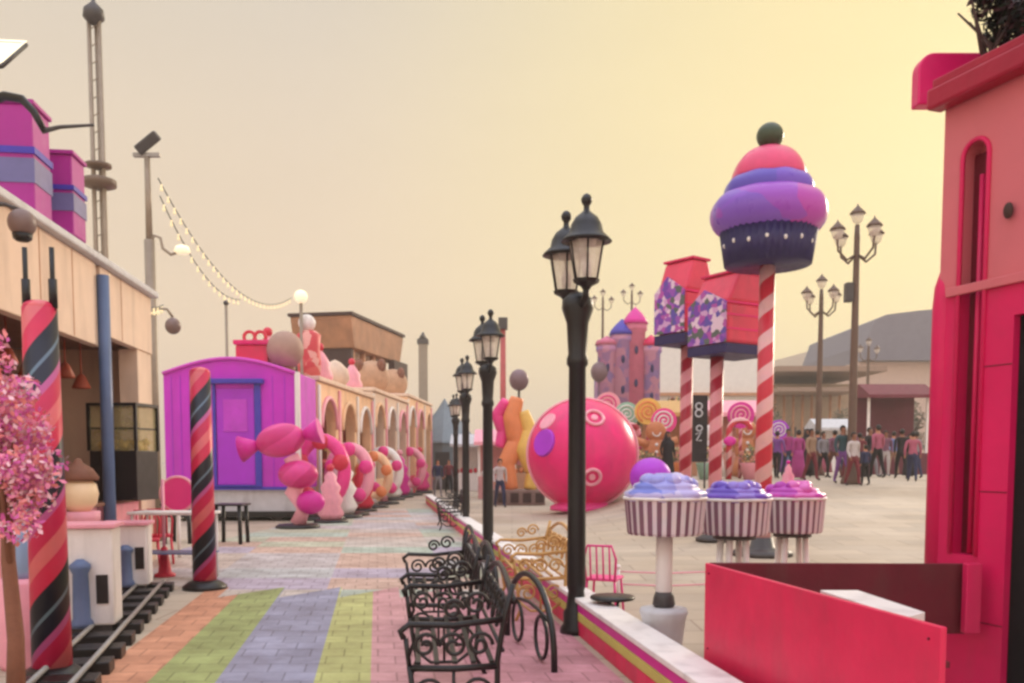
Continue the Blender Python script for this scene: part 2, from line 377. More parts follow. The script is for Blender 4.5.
# ================================================================ IRON BENCHES
def scroll(mb, c, r, plane='xz', t=.012, turns=1.6, flip=1, a0=0):
    pts = []; n = 26
    for i in range(n+1):
        f = i/n; a = a0+f*turns*2*pi; rr = r*(1-.8*f); p, q = flip*rr*cos(a), rr*sin(a)
        pts.append({'xz': (c[0]+p, c[1], c[2]+q), 'yz': (c[0], c[1]+p, c[2]+q)}[plane])
    mb.tube(pts, t, 5)
def make_bench(m, lab, grp):
    root = thing('iron_bench', lab, 'bench', group=grp)
    Lh = .8; W = .25
    for s in (-1, 1):                           # cast end frames with scrolls, facing along the bench
        e = MB(); y = s*Lh
        e.tube([(-W, y, 0), (-W+.05, y, .12), (-W+.02, y, .28), (-W, y, .44)], .018, 6)
        e.tube([(W+.06, y, 0), (W-.02, y, .14), (W, y, .3), (W, y, .46), (W+.04, y, .7), (W+.09, y, .9)], .018, 6)
        e.tube([(-W+.03, y, .2), (-.1, y, .1), (.1, y, .1), (W-.02, y, .2)], .013, 6)
        e.tube([(-W, y, .43), (0, y, .42), (W, y, .43)], .02, 6)
        e.tube([(-W-.03, y, .6), (-W-.05, y, .64), (-W, y, .68), (0, y, .67), (W+.03, y, .7)], .02, 6)
        e.tube([(-W, y, .44), (-W-.02, y, .6)], .016, 6)
        for cx, cz, r, fl in ((-.16, .555, .075, 1), (0, .55, .08, -1), (.15, .555, .075, 1)): scroll(e, (cx, y, cz), r, 'xz', .012, 1.5, fl)
        for cx, r in ((-.13, .09), (.13, .09)): scroll(e, (cx, y, .28), r, 'xz', .012, 1.4, 1 if cx > 0 else -1)
        e.cyl((0, y, .1), (0, y, .42), .011, n=6)
        for cx, cz, r in ((.13, .79, .07), (.0, .76, .06)): scroll(e, (cx, y, cz), r, 'xz', .012, 1.5)
        e.build('end_frame', m, root)
    q = MB()
    for k in range(5): q.box((-W+.05+k*.105, 0, .45), (.03, 2*Lh-.04, .02))
    q.build('seat', m, root, .004)
    b = MB()
    def bx_(z): return W+.02+(z-.46)*.16
    b.tube([(bx_(.52), -Lh, .52), (bx_(.52), Lh, .52)], .014, 6)
    top = [(bx_(.8)+.02, -Lh+2*Lh*i/16, .8+.12*sin(pi*i/16)) for i in range(17)]; b.tube(top, .02, 6)
    for k in range(5):
        cy = -Lh+.16+k*.32; z = .68
        for (dy, dz, r, fl) in ((-.07, .04, .085, 1), (.07, .04, .085, -1), (0, -.06, .07, 1)):
            pts = []
            for i in range(21):
                f = i/20; a = f*1.5*2*pi; rr = r*(1-.75*f); zc = z+dz+rr*sin(a); pts.append((bx_(zc), cy+dy+fl*rr*cos(a), zc))
            b.tube(pts, .011, 5)
    b.build('backrest', m, root)
    return root
bang = atan2(.11, 1)
B0 = make_bench(black, 'nearest black scrolled iron bench on the pink paving', 'black iron benches along the walkway')
B0.location = (-.42, 5.85, 0); B0.rotation_euler = (0, 0, bang)
for d, lab in ((8.1, 'second black scrolled iron bench, close behind the nearest one'), (21.5, 'farthest and smallest black iron bench, by the third lantern post')):
    dup(B0, (-.42-.115*(d-5.75) if d < 20 else gx(449, d), d, 0), bang, lab)
gb = make_bench(gold, 'scrolled iron bench in painted-on sunlit gold between the hoop rails and the kerb wall', None)  # golden sunlight on the iron put into the bench colour
gb.location = (.20, 9.75, 0); gb.rotation_euler = (0, 0, bang)
# curved iron hoops beside the kerb
def make_hoop():
    root = thing('hoop_rail', '', 'railing', group='tall black hoop rails between benches and kerb wall')
    q = MB(); q.tube([(0, .75*-cos(pi*i/18), .66*sin(pi*i/18)**.8) for i in range(19)], .026, 8); q.build('hoop', black, root)
    q = MB(); q.tube([(0, -.62, .36), (0, -.3, .41), (0, 0, .43), (0, .3, .41), (0, .62, .36)], .016, 6); q.build('crossbar', black, root)
    for yy in (-.38, .38): q = MB(); q.ring((0, yy, .2), .17, .016, 'yz', 20); q.build('ring', black, root)
    return root
hp = make_hoop(); hp.location = (.14, 7.45, 0); hp.rotation_euler = (0, 0, R(14)); hp['label'] = 'nearest black hoop rail left of the nearest lantern post'
dup(hp, (-.30, 10.4, 0), R(11), 'black hoop rail behind the nearest hoop rail')
dup(hp, (-.62, 13.0, 0), R(10), 'farthest black hoop rail at the second lantern post')
# ================================================================ CRIMSON TOWER (right)
TA = (2.90, 6.2); TR = atan2(-.942, .336)
tw = thing('candy_tower', 'tall crimson tower house with arched niche and flare-paled upper wall at right edge', 'building', (TA[0], TA[1], 0), TR)
W0 = .12                                        # wall thickness zone in front of core
def tower():
    zt = 4.0; zc = 2.72
    lo = MB()
    lo.bb(0, .17, 0, W0, 0, zc).bb(.37, .60, 0, W0, 0, zc).bb(.60, 2.8, 0, W0, 2.5, zc).bb(1.75, 2.8, 0, W0, 0, 2.5)
    lo.bb(.17, .37, 0, W0, 0, .98)
    lo.bb(0, .60, W0, 1.9, 0, zc).bb(1.75, 2.8, W0, 1.9, 0, zc)
    lo.bb(.6, 1.75, 1.7, 1.9, 0, zc); lo.bb(.6, 1.75, W0, 1.7, 2.5, zc)
    lo.build('wall', crimson, tw)
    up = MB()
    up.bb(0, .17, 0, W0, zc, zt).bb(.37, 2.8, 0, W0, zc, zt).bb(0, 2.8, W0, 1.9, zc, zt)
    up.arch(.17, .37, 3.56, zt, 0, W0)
    up.build('upper_wall', salmon, tw)  # paler colour carries the flare over the top of the wall
    n = MB(); n.bb(.172, .368, W0-.03, W0-.004, .982, 3.6); n.build('niche_back', dcrim, tw)  # shade of the recess painted in as a darker crimson
    n = MB(); n.tube([(.165, -.005, .98), (.165, -.005, 3.56)]+[(.27-.105*cos(pi*k/10), -.005, 3.56+.105*sin(pi*k/10)) for k in range(1, 10)]+[(.375, -.005, 3.56), (.375, -.005, .98)], .016, 8)
    n.cyl((.27, .06, .99), (.27, .06, 3.45), .018, n=10)
    n.build('niche_trim', crimson, tw)
    p = MB(); p.lathe([(.085, 0), (.085, 2.65), (.075, 2.78), (.045, 2.88), (0, 2.92)], 18, (0, .06, 0)); p.build('corner_post', crimson, tw)
    # raised door panel + porthole lamp
    for z_ in (.55, 1.4, 2.2): h = MB(); h.bb(.38, .6, -.004, -.001, z_, z_+.006); h.build('panel_joint', dcrim, tw)
    h = MB(); h.bb(0.08, 2.8, -.03, -.002, 2.69, 2.75); h.build('belt_course', salmon, tw, .006)
    h = MB(); h.sph((.555, -.03, 3.14), (.035, .02, .05), 14); h.build('porthole', dbrown, tw)
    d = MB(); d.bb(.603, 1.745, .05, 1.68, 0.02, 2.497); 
    d.build('doorway_shade_block', mat('doorway_shade_black', (18, 14, 15), .9), tw)  # solid black block painted as the darkness inside the doorway
    e = MB(); e.bb(-.04, 2.9, -.13, -.002, 3.93, 4.07); e.build('eave_board', mat('deep_rose_board', (158, 14, 52), .45, .1, 3), tw, .02)
    r = MB(); x0r = pt(919, 70, 6.5).x; x1r = pt(1000, 70, 6.5).x+1.2; za = zz(104, 6.5); zb_ = zz(52, 6.5)
    prof = [(x0r, za)]+[(x0r+.11-.11*cos(pi/2*k/6), zb_-.12+.12*sin(pi/2*k/6)) for k in range(7)]+[(x1r, zb_), (x1r, za)]
    inv = Matrix.Rotation(-TR, 4, 'Z') @ Matrix.Translation((-TA[0], -TA[1], 0))
    r.prism(prof, 6.5, 6.62, 'y'); r.bm.transform(inv); r.build('roof', hotpink, tw, .012)
    r = MB(); r.bb(-.02, 2.9, -.1, 1.9, 4.072, 4.13); r.build('roof_deck', mat('deep_rose_board', (158, 14, 52)), tw, .01)
tower()
# low counter enclosure in front of the tower
cb = thing('counter_pen', 'red open topped counter with inner board coloured dark for shade in front of the tower', 'counter', (0, 0, 0))
q = MB(); ztop = zz(563, 5.85)
def wallseg(mb, a, b, t, z0, z1):
    a = Vector(a).to_2d(); b = Vector(b).to_2d(); d = (b-a).normalized(); n = Vector((-d.y, d.x))*t
    mb.prism([(a.x, a.y), (b.x, b.y), (b.x+n.x, b.y+n.y), (a.x+n.x, a.y+n.y)], z0, z1, 'z')
a_ = pt(705, 563, 5.85); b_ = pt(941, 628, 3.57)
wallseg(q, (a_.x, 5.85), (b_.x, 3.57), .03, 0, ztop); q.build('front_panel', redbox, cb, .006)
fd = (Vector((b_.x, 3.57))-Vector((a_.x, 5.85))); fn = Vector((fd.y, -fd.x)).normalized()
if fn.y > 0: fn = -fn
for f_ in (.03, .97):
    for z_ in (ztop-.06, ztop-.55):
        c_ = Vector((a_.x, 5.85))+fd*f_+fn*.004; q = MB(); q.sph((c_.x, c_.y, z_), .006, 8); q.build('fixing', dcrim, cb)
q = MB(); wallseg(q, (a_.x+.035, 5.86), (3.0, 5.80), .03, ztop-.46, ztop); q.build('back_board', dcrim, cb, .006)  # shadowed inner face, its shade put into the board colour
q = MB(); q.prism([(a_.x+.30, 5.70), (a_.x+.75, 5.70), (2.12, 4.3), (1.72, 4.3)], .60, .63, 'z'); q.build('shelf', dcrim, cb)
for yy in (5.4, 4.5):
    q = MB(); q.bb(1.78, 1.83, yy-.025, yy+.025, 0, .60); q.build('leg', dcrim, cb)
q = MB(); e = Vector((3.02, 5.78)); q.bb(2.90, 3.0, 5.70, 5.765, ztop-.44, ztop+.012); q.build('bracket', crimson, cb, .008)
s1 = [pt(820, 596, 5.1), pt(858, 593, 5.1), pt(925, 615, 4.35), pt(905, 624, 4.2)]
q = MB(); q.prism([(p.x, p.y) for p in s1], .634, .865, 'z'); tag(q.build('carton', white, None, .004), 'white flat topped carton lying inside the red counter', 'box')
# dark plant on the tower roof
def leaves(mb, c, rad, n, size, mis=1, hollow=.3, flat=1.0):
    for _ in range(n):
        while True:
            v = Vector((random.uniform(-1, 1), random.uniform(-1, 1), random.uniform(-1, 1)))
            if hollow < v.length < 1: break
        p = Vector(c)+Vector((v.x*rad[0], v.y*rad[1], v.z*rad[2]))
        a = Vector((random.gauss(0, 1), random.gauss(0, 1), random.gauss(0, 1)*flat)).normalized(); b = a.orthogonal().normalized()
        s = size*random.uniform(.6, 1.4)
        vs = [mb.bm.verts.new(p+a*s), mb.bm.verts.new(p+b*s*.45), mb.bm.verts.new(p-a*s*.7), mb.bm.verts.new(p-b*s*.45)]
        f = mb.bm.faces.new(vs); f.material_index = random.randrange(mis)
lf = [mat('dark_leaf', (46, 36, 34), .6, .2), mat('dark_leaf_green', (40, 50, 34), .6, .2), mat('dry_leaf', (84, 52, 58), .6, .2)]
pc = pt(996, 12, 6.1)
pc.x += .0
tp = thing('roof_shrub', 'dark leafy shrub growing on top of the crimson tower', 'plant', (pc.x, 6.1, 4.12))
q = MB()
for k in range(7): q.tube([(0, 0, 0), (random.uniform(-.1, .1), random.uniform(-.1, .1), .15), (random.uniform(-.28, .28), random.uniform(-.2, .2), .4)], [.02, .014, .006], 5)
q.build('stems', dbrown, tp)
q = MB()
for k in range(22): leaves(q, (random.uniform(-.12, .45), random.uniform(-.2, .2), random.uniform(.28, .75)), (.14, .14, .13), 260, .04, 3, 0)
q.build('foliage', lf, tp)
# ================================================================ CUPCAKE ON A POLE
candy = helix('red_white_spiral', [(0, (206, 44, 66)), (.55, (232, 176, 178))], pitch=.55, n=1)
candy2 = helix('deep_red_pink_spiral', [(0, (168, 30, 56)), (.5, (226, 150, 158))], pitch=.5, n=1)
Yc = 15.0; sc = Yc/F
cx = pt(768, 240, Yc).x
cu = thing('cupcake_sculpture', 'giant purple frosted cupcake with green cherry on tall red and white spiral pole', 'sculpture', (cx-.0, Yc, H(cx, Yc)))
h0 = H(cx, Yc)
zb = zz(266, Yc)-h0; zr = zz(233, Yc)-h0
q = MB(); q.cyl((0, 0, 0), (0, 0, zb), .145, .125, 24); q.build('pole', candy, cu)
q = MB(); q.lathe([(.5, 0), (.5, .06), (.42, .1), (.2, .14), (.17, .3)], 24); q.build('base', dkgrey, cu)
q = MB(); pr = [(0, zb), (41*sc, zb), (46*sc, zr+.02)]; n = 44
q.lathe(pr+[(0, zr+.02)], 88, wob=.018, nw=44); lw = q.build('liner', navy, cu)
q = MB()
for k in range(16):
    a = 2*pi*k/16+.1; zc_ = zb+.30+.03*(k % 2); rr = 43.6*sc
    q.sph((rr*cos(a), rr*sin(a), zc_), (.03, .03, .04), 8)
q.build('liner_spots', white, lw)
def tier(z0, z1, r, name, m, n=48):
    q = MB(); h = z1-z0; prof = [(0, z0)]
    for i in range(13):
        a = -pi/2+pi*i/12; prof.append((r-h/2+h/2*cos(a), (z0+z1)/2+h/2*sin(a)))
    prof.append((0, z1)); q.lathe(prof, n, wob=.012, nw=9); q.build(name, m, cu)
frA = voro('violet_magenta_icing', [(126, 84, 190), (150, 74, 186), (176, 66, 170), (134, 84, 196)], 1.6, .3)
frB = voro('blue_violet_icing', [(92, 74, 176), (112, 76, 184), (138, 70, 176)], 1.4, .3)
tier(zz(236, Yc)-h0, zz(193, Yc)-h0, 56*sc, 'icing_tier', frA)
tier(zz(209, Yc)-h0, zz(176, Yc)-h0, 43*sc, 'icing_tier', frB)
z1 = zz(182, Yc)-h0; z2 = zz(147, Yc)-h0
q = MB(); q.lathe([(0, z1)]+[(33*sc*cos(pi/2*i/10)**.8+.06*(1-i/10), z1+(z2-z1)*sin(pi/2*i/10)) for i in range(11)]+[(0, z2)], 40, wob=.02, nw=7)
q.build('icing_top', mat('coral_icing', (214, 66, 112), .3, .2, 1.5), cu)
zc_ = zz(136, Yc)-h0
q = MB(); q.sph((0, 0, zc_), (13*sc, 13*sc, 12.5*sc), 24); q.build('cherry', greenm, cu)
# ================================================================ GIFT HOUSES ON POLES
floral = voro('purple_floral_print', [(120, 64, 168), (150, 80, 180), (206, 160, 206), (96, 78, 168), (178, 80, 168), (226, 200, 220), (90, 100, 96)], 9, .45)
def gift(pxc, Y, pytop, pybot, wpx, rz, lab, polepx):
    x = pt(pxc, 330, Y).x; h = H(x, Y); s = Y/F; w = wpx*s/2
    t = thing('house_sculpture', lab, 'sculpture', (x, Y, h), rz, 'red candy houses on spiral poles')
    z0 = zz(pybot, Y)-h; z1 = zz(pytop, Y)-h; hh = z1-z0
    b = MB(); b.bb(-w, w, -w*.8, w*.8, z0+.12*hh, z0+.62*hh)
    b.prism([(-w, z0+.62*hh), (w, z0+.62*hh), (w*.5, z1), (-w*.5, z1)], -w*.8, w*.8, 'y')
    b.build('body', mat('coral_red_paint', (222, 62, 92), .42, .1, 3, .05, grime=.2), t, .07)
    b = MB()
    for z in (.30, .47, .62): b.bb(-w-.012, w+.012, -w*.8-.012, w*.8+.012, z0+z*hh-.018, z0+z*hh+.018)
    b.build('band', hotpink, t)
    f = MB(); f.prism([(-w*.8-.01, z0+.13*hh), (w*.8+.01, z0+.13*hh), (w*.8+.01, z0+.62*hh), (w*.1, z0+.80*hh), (-w*.8-.01, z0+.62*hh)], -w-.05, -w-.014, 'x'); f.build('floral_panel', floral, t)
    c = MB(); c.bb(-w*.5-.03, w*.5+.03, -w*.84, w*.84, z1, z1+.05); c.build('roof_cap', crimson, t, .01)
    k = MB(); k.bb(-w*1.06, w*1.06, -w*.86, w*.86, z0, z0+.118*hh); k.build('base_slab', navy, t, .01)
    rel = Matrix.Rotation(-rz, 3, 'Z') @ Vector((pt(polepx, 420, Y).x-x, 0, 0))
    p = MB(); p.cyl((0, 0, 0), (0, 0, z0), .125, n=20); p.build('pole', candy2, t, loc=rel)
    p = MB(); p.lathe([(.35, 0), (.35, .05), (.2, .12), (.14, .2)], 20); p.build('foot', dkgrey, t, loc=rel)
gift(686, 18.5, 263, 346, 46, R(38), 'rear red candy house with purple floral side on a spiral pole, nearer the castle', 686)
gift(731, 17.0, 277, 357, 62, R(32), 'front red candy house with purple floral side, beside the giant cupcake pole', 716)
# ================================================================ CUPCAKE TUBS ON LEGS
liner = radial('striped_liner', [(0, (222, 208, 212)), (.5, (126, 88, 106))], n=26)
def tub(px, Y, wpx, rimpy, botpy, icing, ictop, lab, legs, ped=None):
    x = pt(px, 500, Y).x; s = Y/F; r = wpx*s/2; z0 = zz(botpy, Y); z1 = zz(rimpy, Y)
    t = thing('cupcake_table', lab, 'table', (x, Y, 0), group='striped cupcake tables')
    q = MB(); q.lathe([(0, z0), (r*.9, z0), (r*.93, z0+.02), (r, z1-.02), (r, z1), (r*.9, z1)], 104, wob=.012, nw=26, sm=False); q.build('liner', liner, t)
    q = MB(); q.ring((0, 0, z1), r*1.01, .014, 'xy', 40); q.build('rim', white, t)
    q = MB(); zt = zz(ictop, Y)
    pf = [(0, z1-.02), (r*.97, z1-.02), (r*1.0, z1+.02)]
    for i in range(1, 13):
        f = i/12; pf.append((r*(1-f)**.62*(1+.06*sin(f*20)), z1+.02+(zt-z1)*f**.85))
    pf[-1] = (0, zt); q.lathe(pf, 64, wob=.05, nw=7)
    for k in range(9):
        a = 2*pi*k/9+random.uniform(-.2, .2); rr = r*random.uniform(.35, .72); q.sph((rr*cos(a), rr*sin(a), z1+(zt-z1)*(1-rr/r)**.8+.015), (r*.24, r*.24, .055), 12)
    q.build('icing', icing, t)
    if ped:
        q = MB(); q.cyl((0, 0, .4), (0, 0, z0), .065, n=16); q.build('leg', white, t)
        q = MB(); q.lathe([(.15, 0), (.15, .03), (.14, .1), (.17, .36), (.19, .42), (.18, .45), (.06, .46)], 24); q.build('pedestal', pgrey, t)
        q = MB(); q.lathe([(.075, .46), (.09, .48), (.08, .54), (.066, .58)], 16); q.build('collar', dkgrey, t)
    else:
        for a in legs:
            q = MB(); q.cyl((r*.6*cos(a), r*.6*sin(a), 0), (r*.45*cos(a), r*.45*sin(a), z0), .028, n=12); q.build('leg', white, t)
        q = MB(); q.lathe([(.0, z0-.04), (r*.6, z0-.04), (r*.6, z0-.003), (0, z0-.003)], 24); q.build('underframe', dkgrey, t)
lil = voro('lilac_icing', [(182, 174, 222), (150, 150, 214), (196, 190, 226), (112, 122, 200)], 5, .4)
vio = voro('violet_icing', [(112, 76, 184), (140, 120, 206), (96, 70, 176)], 5, .35)
mag = voro('magenta_icing', [(196, 64, 170), (214, 110, 186), (176, 56, 170)], 5, .35)
tub(665, 7.0, 80, 498, 534, lil, 474, 'striped cupcake table with lilac icing on one thick white leg', None, 1)
tub(735, 7.6, 70, 499, 534, vio, 483, 'striped cupcake table with violet icing, middle of the three', [R(60), R(200), R(240), R(300)])
tub(793, 8.2, 62, 498, 532, mag, 483, 'striped cupcake table with magenta icing, above the red counter', [R(45), R(135), R(225), R(315)])
# small cone decorations
for px, Y, lab in ((788, 8.2, 'small pale swirl cone on the magenta icing'),):
    x = pt(px, 486, Y).x; t = thing('swirl_cone', lab, 'decoration', (x, Y, zz(487, Y)))
    q = MB(); q.lathe([(.0, 0), (.075, 0), (.08, .03), (.05, .07), (.055, .1), (.03, .14), (.03, .17), (0, .22)], 16); q.build('swirl', lpink, t)
    q = MB(); q.sph((0, 0, .225), .018, 10); q.build('tip', magenta, t)
# rope barrier + little pink chair + black low table on the plaza
def toy_chair(m, nm, lab, loc, rz, sc=1, grp=None):
    t = thing(nm, lab, 'chair', loc, rz, grp); t.scale = (sc,)*3
    q = MB(); q.box((0, 0, .44), (.4, .4, .035)); q.build('seat', m, t, .01)
    for sx in (-1, 1):
        for sy in (-1, 1):
            q = MB(); q.cyl((sx*.2, sy*.2, 0), (sx*.17, sy*.17, .44), .016, n=8); q.build('leg', m, t)
    q = MB(); q.tube([(-.18, .19, .44), (-.2, .23, .7), (-.15, .25, .86), (.15, .25, .86), (.2, .23, .7), (.18, .19, .44)], .016, 8)
    for k in range(4): q.cyl((-.12+.08*k, .195, .45), (-.12+.08*k, .245, .85), .012, n=6)
    q.build('backrest', m, t); return t
toy_chair(pink, 'garden_chair', 'small pink metal chair beside the nearest lantern post', (gx(604, 9.4), 9.4, 0), R(160), .85)
t = thing('side_table', 'low black round table at the foot of the nearest lantern post', 'table', (gx(612, 7.9), 7.9, 0))
q = MB(); q.lathe([(0, .38), (.19, .38), (.2, .395), (.19, .41), (0, .41)], 24); q.build('table_top', black, t)
for a in (0, 2.1, 4.2):
    q = MB(); q.tube([(.05*cos(a), .05*sin(a), .38), (.04*cos(a), .04*sin(a), .2), (.16*cos(a), .16*sin(a), 0)], .014, 6); q.build('leg', black, t)
t = thing('rope_barrier', 'slim pale post and rail barrier behind the lilac cupcake table', 'barrier', (0, 0, 0))
xa, xb = gx(618, 9.9), gx(712, 9.9)
for x in (xa, xb):
    q = MB(); q.cyl((x, 9.9, 0), (x, 9.9, .42), .02, n=10); q.sph((x, 9.9, .43), .03, 10); q.build('post', white, t)
for z in (.24, .38):
    q = MB(); q.tube([(xa, 9.9, z), ((xa+xb)/2, 9.9, z-.02), (xb, 9.9, z)], .009, 6); q.build('rail', lpink, t)
# ================================================================ GIANT PINK BALL AND NEIGHBOURS
Yb = 27; bx = pt(582, 455, Yb).x; br = 54*Yb/F; bz = zz(454, Yb); hb = H(bx, Yb)
t = thing('giant_ball', 'giant hot pink candy ball with pale rosettes standing on the plaza', 'sculpture', (bx, Yb, hb))
q = MB(); q.sph((0, 0, bz-hb), br, 48); bl = q.build('ball', hotpink, t)
def disc(mb, a, e, r, t=.03, mi=0, ringonly=False):
    d = Vector((sin(a)*cos(e), -cos(a)*cos(e), sin(e))); c = Vector((0, 0, bz-hb))+d*(br-.01)
    if ringonly:
        o1 = d.orthogonal().normalized(); o2 = d.cross(o1); mb.tube([c+d*.02+(o1*cos(2*pi*i/20)+o2*sin(2*pi*i/20))*r for i in range(20)], t, 6, True)
    else: mb.cyl(c-d*.06, c+d*t, r, r*.9, 20)
for a, e, r in ((.20, .68, .26), (.12, -.42, .24)):
    q = MB(); disc(q, a, e, r, .05, ringonly=True); ro = q.build('rosette', lpink, t); q = MB(); disc(q, a, e, r*.4, .05); q.build('rosette_centre', lpink, ro)
q = MB(); disc(q, -.85, .2, .42, .03); q.build('patch', violet, t); q = MB(); disc(q, -.95, .62, .3, .03); q.build('patch', lpink, t)
pts = [Vector((br*1.01*cos(a), -.12*br, bz-hb+br*1.01*sin(a))) for a in [2*pi*i/48 for i in range(48)]]
q = MB(); q.tube([(p.x, p.y, p.z) for p in pts], .05, 6, True); q.build('seam', lpink, t)
q = MB(); q.lathe([(.95, 0), (.95, .12), (.8, .2), (.75, .3)], 28); q.build('stand', pink, t)
# violet dome candy right of ball
Yd = 24; dx = gx(650, Yd)
t = thing('candy_dome', 'violet and blue candy ball behind the lilac cupcake table', 'sculpture', (dx, Yd, H(dx, Yd)))
q = MB(); q.sph((0, 0, .74), (.55, .55, .52), 28); q.build('ball', violet, t)
q = MB(); q.lathe([(.6, 0), (.62, .1), (.66, .3), (.5, .34)], 28); q.build('stand', blue, t)
# yellow/orange inflatable twist left of ball on a platform
Yf = 33; fx = gx(520, Yf)
t = thing('twist_sculpture', 'pink orange and yellow twisted figure on a grey brown platform left of the ball', 'sculpture', (fx, Yf, 0))
q = MB(); q.bb(-1.0, .9, -.6, .9, 0, .55); q.build('platform', mat('grey_brown_timber', (128, 104, 96), .7, .15), t, .03)
q = MB()
for k in range(4): q.bb(-.8+k*.45, -.5+k*.45, -.63, -.61, .1, .45)
q.build('platform_panel', dbrown, t)
for nm, m, pts, rr in (('orange_twist', orange, [(-.3, 0, .55), (-.5, 0, 1.5), (-.1, .1, 2.3), (-.3, 0, 3.2), (-.1, 0, 3.9)], .36), ('yellow_twist', yellow, [(.35, 0, .55), (.5, .1, 1.2), (.15, -.1, 2.0), (.35, 0, 2.7), (.1, 0, 3.4)], .33), ('pink_twist', pink, [(-.75, .2, 2.1), (-.6, .3, 2.7), (-.8, .2, 3.3), (-.5, 0, 3.8)], .26)):
    P = []
    for i in range(len(pts)-1):
        a, b = Vector(pts[i]), Vector(pts[i+1])
        for k in range(5): P.append(a.lerp(b, ss(k/5)*.5+k/10))
    P.append(Vector(pts[-1]))
    q = MB(); q.tube(P, [rr*(.6+.4*sin(pi*(i+1)/(len(P)+1))) for i in range(len(P))], 14); q.build(nm, m, t)
# ================================================================ LEFT: BEIGE KIOSK
K0 = (-4.87, 6.9); KR = atan2(1, -.117)
kx = thing('beige_kiosk', 'beige open fronted shop with steel blue column along the left edge', 'building', (K0[0], K0[1], 0), KR)
# local x runs along the front (away from camera), local y to the left is +y => body at +y
def kiosk():
    Lk = 7.75
    f = MB(); f.bb(0, 5.15, 0, .14, 3.12, 4.2); f.bb(5.33, Lk, .0, .14, 3.30, 4.2); f.bb(5.15, 5.33, .04, .14, 3.12, 4.2); f.build('fascia', cream, kx, .012)
    for x in (1.1, 2.2, 3.3, 4.3, 6.2): f = MB(); f.bb(x, x+.015, -.006, 0, 3.14 if x < 5 else 3.32, 4.18); f.build('panel_joint', tan_, kx)
    w = MB(); w.bb(0, 1.2, .02, .3, 0, 3.12); w.bb(0, .12, .3, 3.2, 0, 4.1); w.build('wall', cream, kx, .01)
    w = MB(); w.bb(Lk-.75, Lk, .02, .3, 0, 3.30); w.bb(Lk-.12, Lk, .3, 3.2, 0, 4.1); w.build('end_wall', cream, kx, .01)
    b = MB(); b.bb(.13, Lk-.13, 2.2, 2.32, 0, 4.0); b.build('back_wall', tan_, kx)
    b = MB(); b.bb(.13, Lk-.13, .15, 2.2, 3.35, 3.42); b.build('ceiling', brown, kx)
    r = MB(); r.bb(-.1, Lk+.1, -.1, 3.3, 4.202, 4.3); r.build('roof', pgrey, kx, .02)
    c = MB(); c.cyl((5.24, -.06, 0), (5.24, -.06, 4.05), .08, n=18); c.build('column', steelb, kx)
    c = MB(); c.cyl((5.42, .02, 0), (5.42, .02, 3.9), .045, n=14); c.build('downpipe', pgrey, kx)
    c = MB(); c.bb(1.3, 5.1, .05, .5, 0, 1.0).bb(5.5, Lk-.8, .05, .5, 0, 1.0); c.build('counter', lpink, kx, .01)
    c = MB(); c.bb(1.25, 5.12, -.04, .54, 1.002, 1.05).bb(5.48, Lk-.78, -.04, .54, 1.002, 1.05); c.build('counter_top', brown, kx, .01)
    for k in range(9):
        x = 1.6+k*.62; g = MB(); g.cyl((x, .7, 3.34), (x, .7, 3.05-.1*(k % 3)), .012, n=6); g.lathe([(.02, .22), (.06, .18), (.13, .02), (.12, 0), (0, .03)], 14, (x, .7, 2.86-.1*(k % 3))); g.build('pendant', mat('rust_paint', (180, 84, 60), .5), kx)
kiosk()
# kiosk roof gifts
def gift_box(px, Y, pyt, w, lab):
    p = pt(px, pyt, Y); z0 = 4.302
    t = thing('gift_box', lab, 'gift box', (p.x, Y, z0), R(8), 'purple gift boxes on the kiosk roof'); h = p.z-z0
    q = MB(); q.bb(-w/2, w/2, -w/2, w/2, 0, h); q.build('box', mat('plum_paint', (170, 40, 142), .45, .07), t, .02)
    q = MB(); q.bb(-w/2-.01, w/2+.01, -w/2-.01, w/2+.01, h*.30, h*.52); q.build('ribbon', mat('blue_grey_ribbon', (112, 108, 156), .4), t)
    q = MB(); q.bb(-w/2-.02, w/2+.02, -w/2-.02, w/2+.02, h*.56, h*.62); q.build('trim', blue, t)
    q = MB(); q.bb(-w/2-.025, w/2+.025, -w/2-.025, w/2+.025, h, h+.05); q.build('lid', mat('plum_paint', (170, 40, 142)), t, .01)
gift_box(16, 10.4, 112, .52, 'taller purple gift box with blue grey ribbon at the left frame edge')
gift_box(58, 11.2, 160, .46, 'shorter purple gift box with blue grey ribbon, nearer the tall mast')
# glass popcorn cabinet on the counter
p = pt(134, 489, 12.7)
t = thing('display_cabinet', 'black framed glass display cabinet on the kiosk counter', 'cabinet', (p.x-.12, 12.7, 0), R(-6))
zt = zz(407, 12.7); zm = zz(451, 12.7); z0 = 1.055
q = MB(); q.bb(-.34, .34, -.3, .3, z0, zm); q.build('cabinet_base', mat('black_panel', (34, 24, 26), .5), t, .01)
q = MB()
for sx in (-1, 1):
    for sy in (-1, 1): q.bb(sx*.34-.02, sx*.34+.02, sy*.3-.02, sy*.3+.02, zm, zt)
q.bb(-.36, .36, -.32, .32, zt, zt+.04); q.bb(-.33, .33, -.29, .29, (zm+zt)/2-.01, (zm+zt)/2+.01); q.build('frame', black, t)
q = MB(); q.bb(-.325, .325, -.29, .29, zm+.002, zt-.002); q.build('glass', vitr, t)
q = MB()
for k in range(40): q.sph((random.uniform(-.27, .27), random.uniform(-.2, .2), zm+random.uniform(.04, .12)), random.uniform(.03, .06), 6)
q.build('popcorn', yellow, t)
t = thing('serving_table', 'pale metal serving table under the display cabinet before the kiosk', 'table', (p.x+.75, 12.2, 0), R(-6))
q = MB(); q.bb(-.55, .55, -.25, .25, .88, .92); q.build('table_top', white, t, .01)
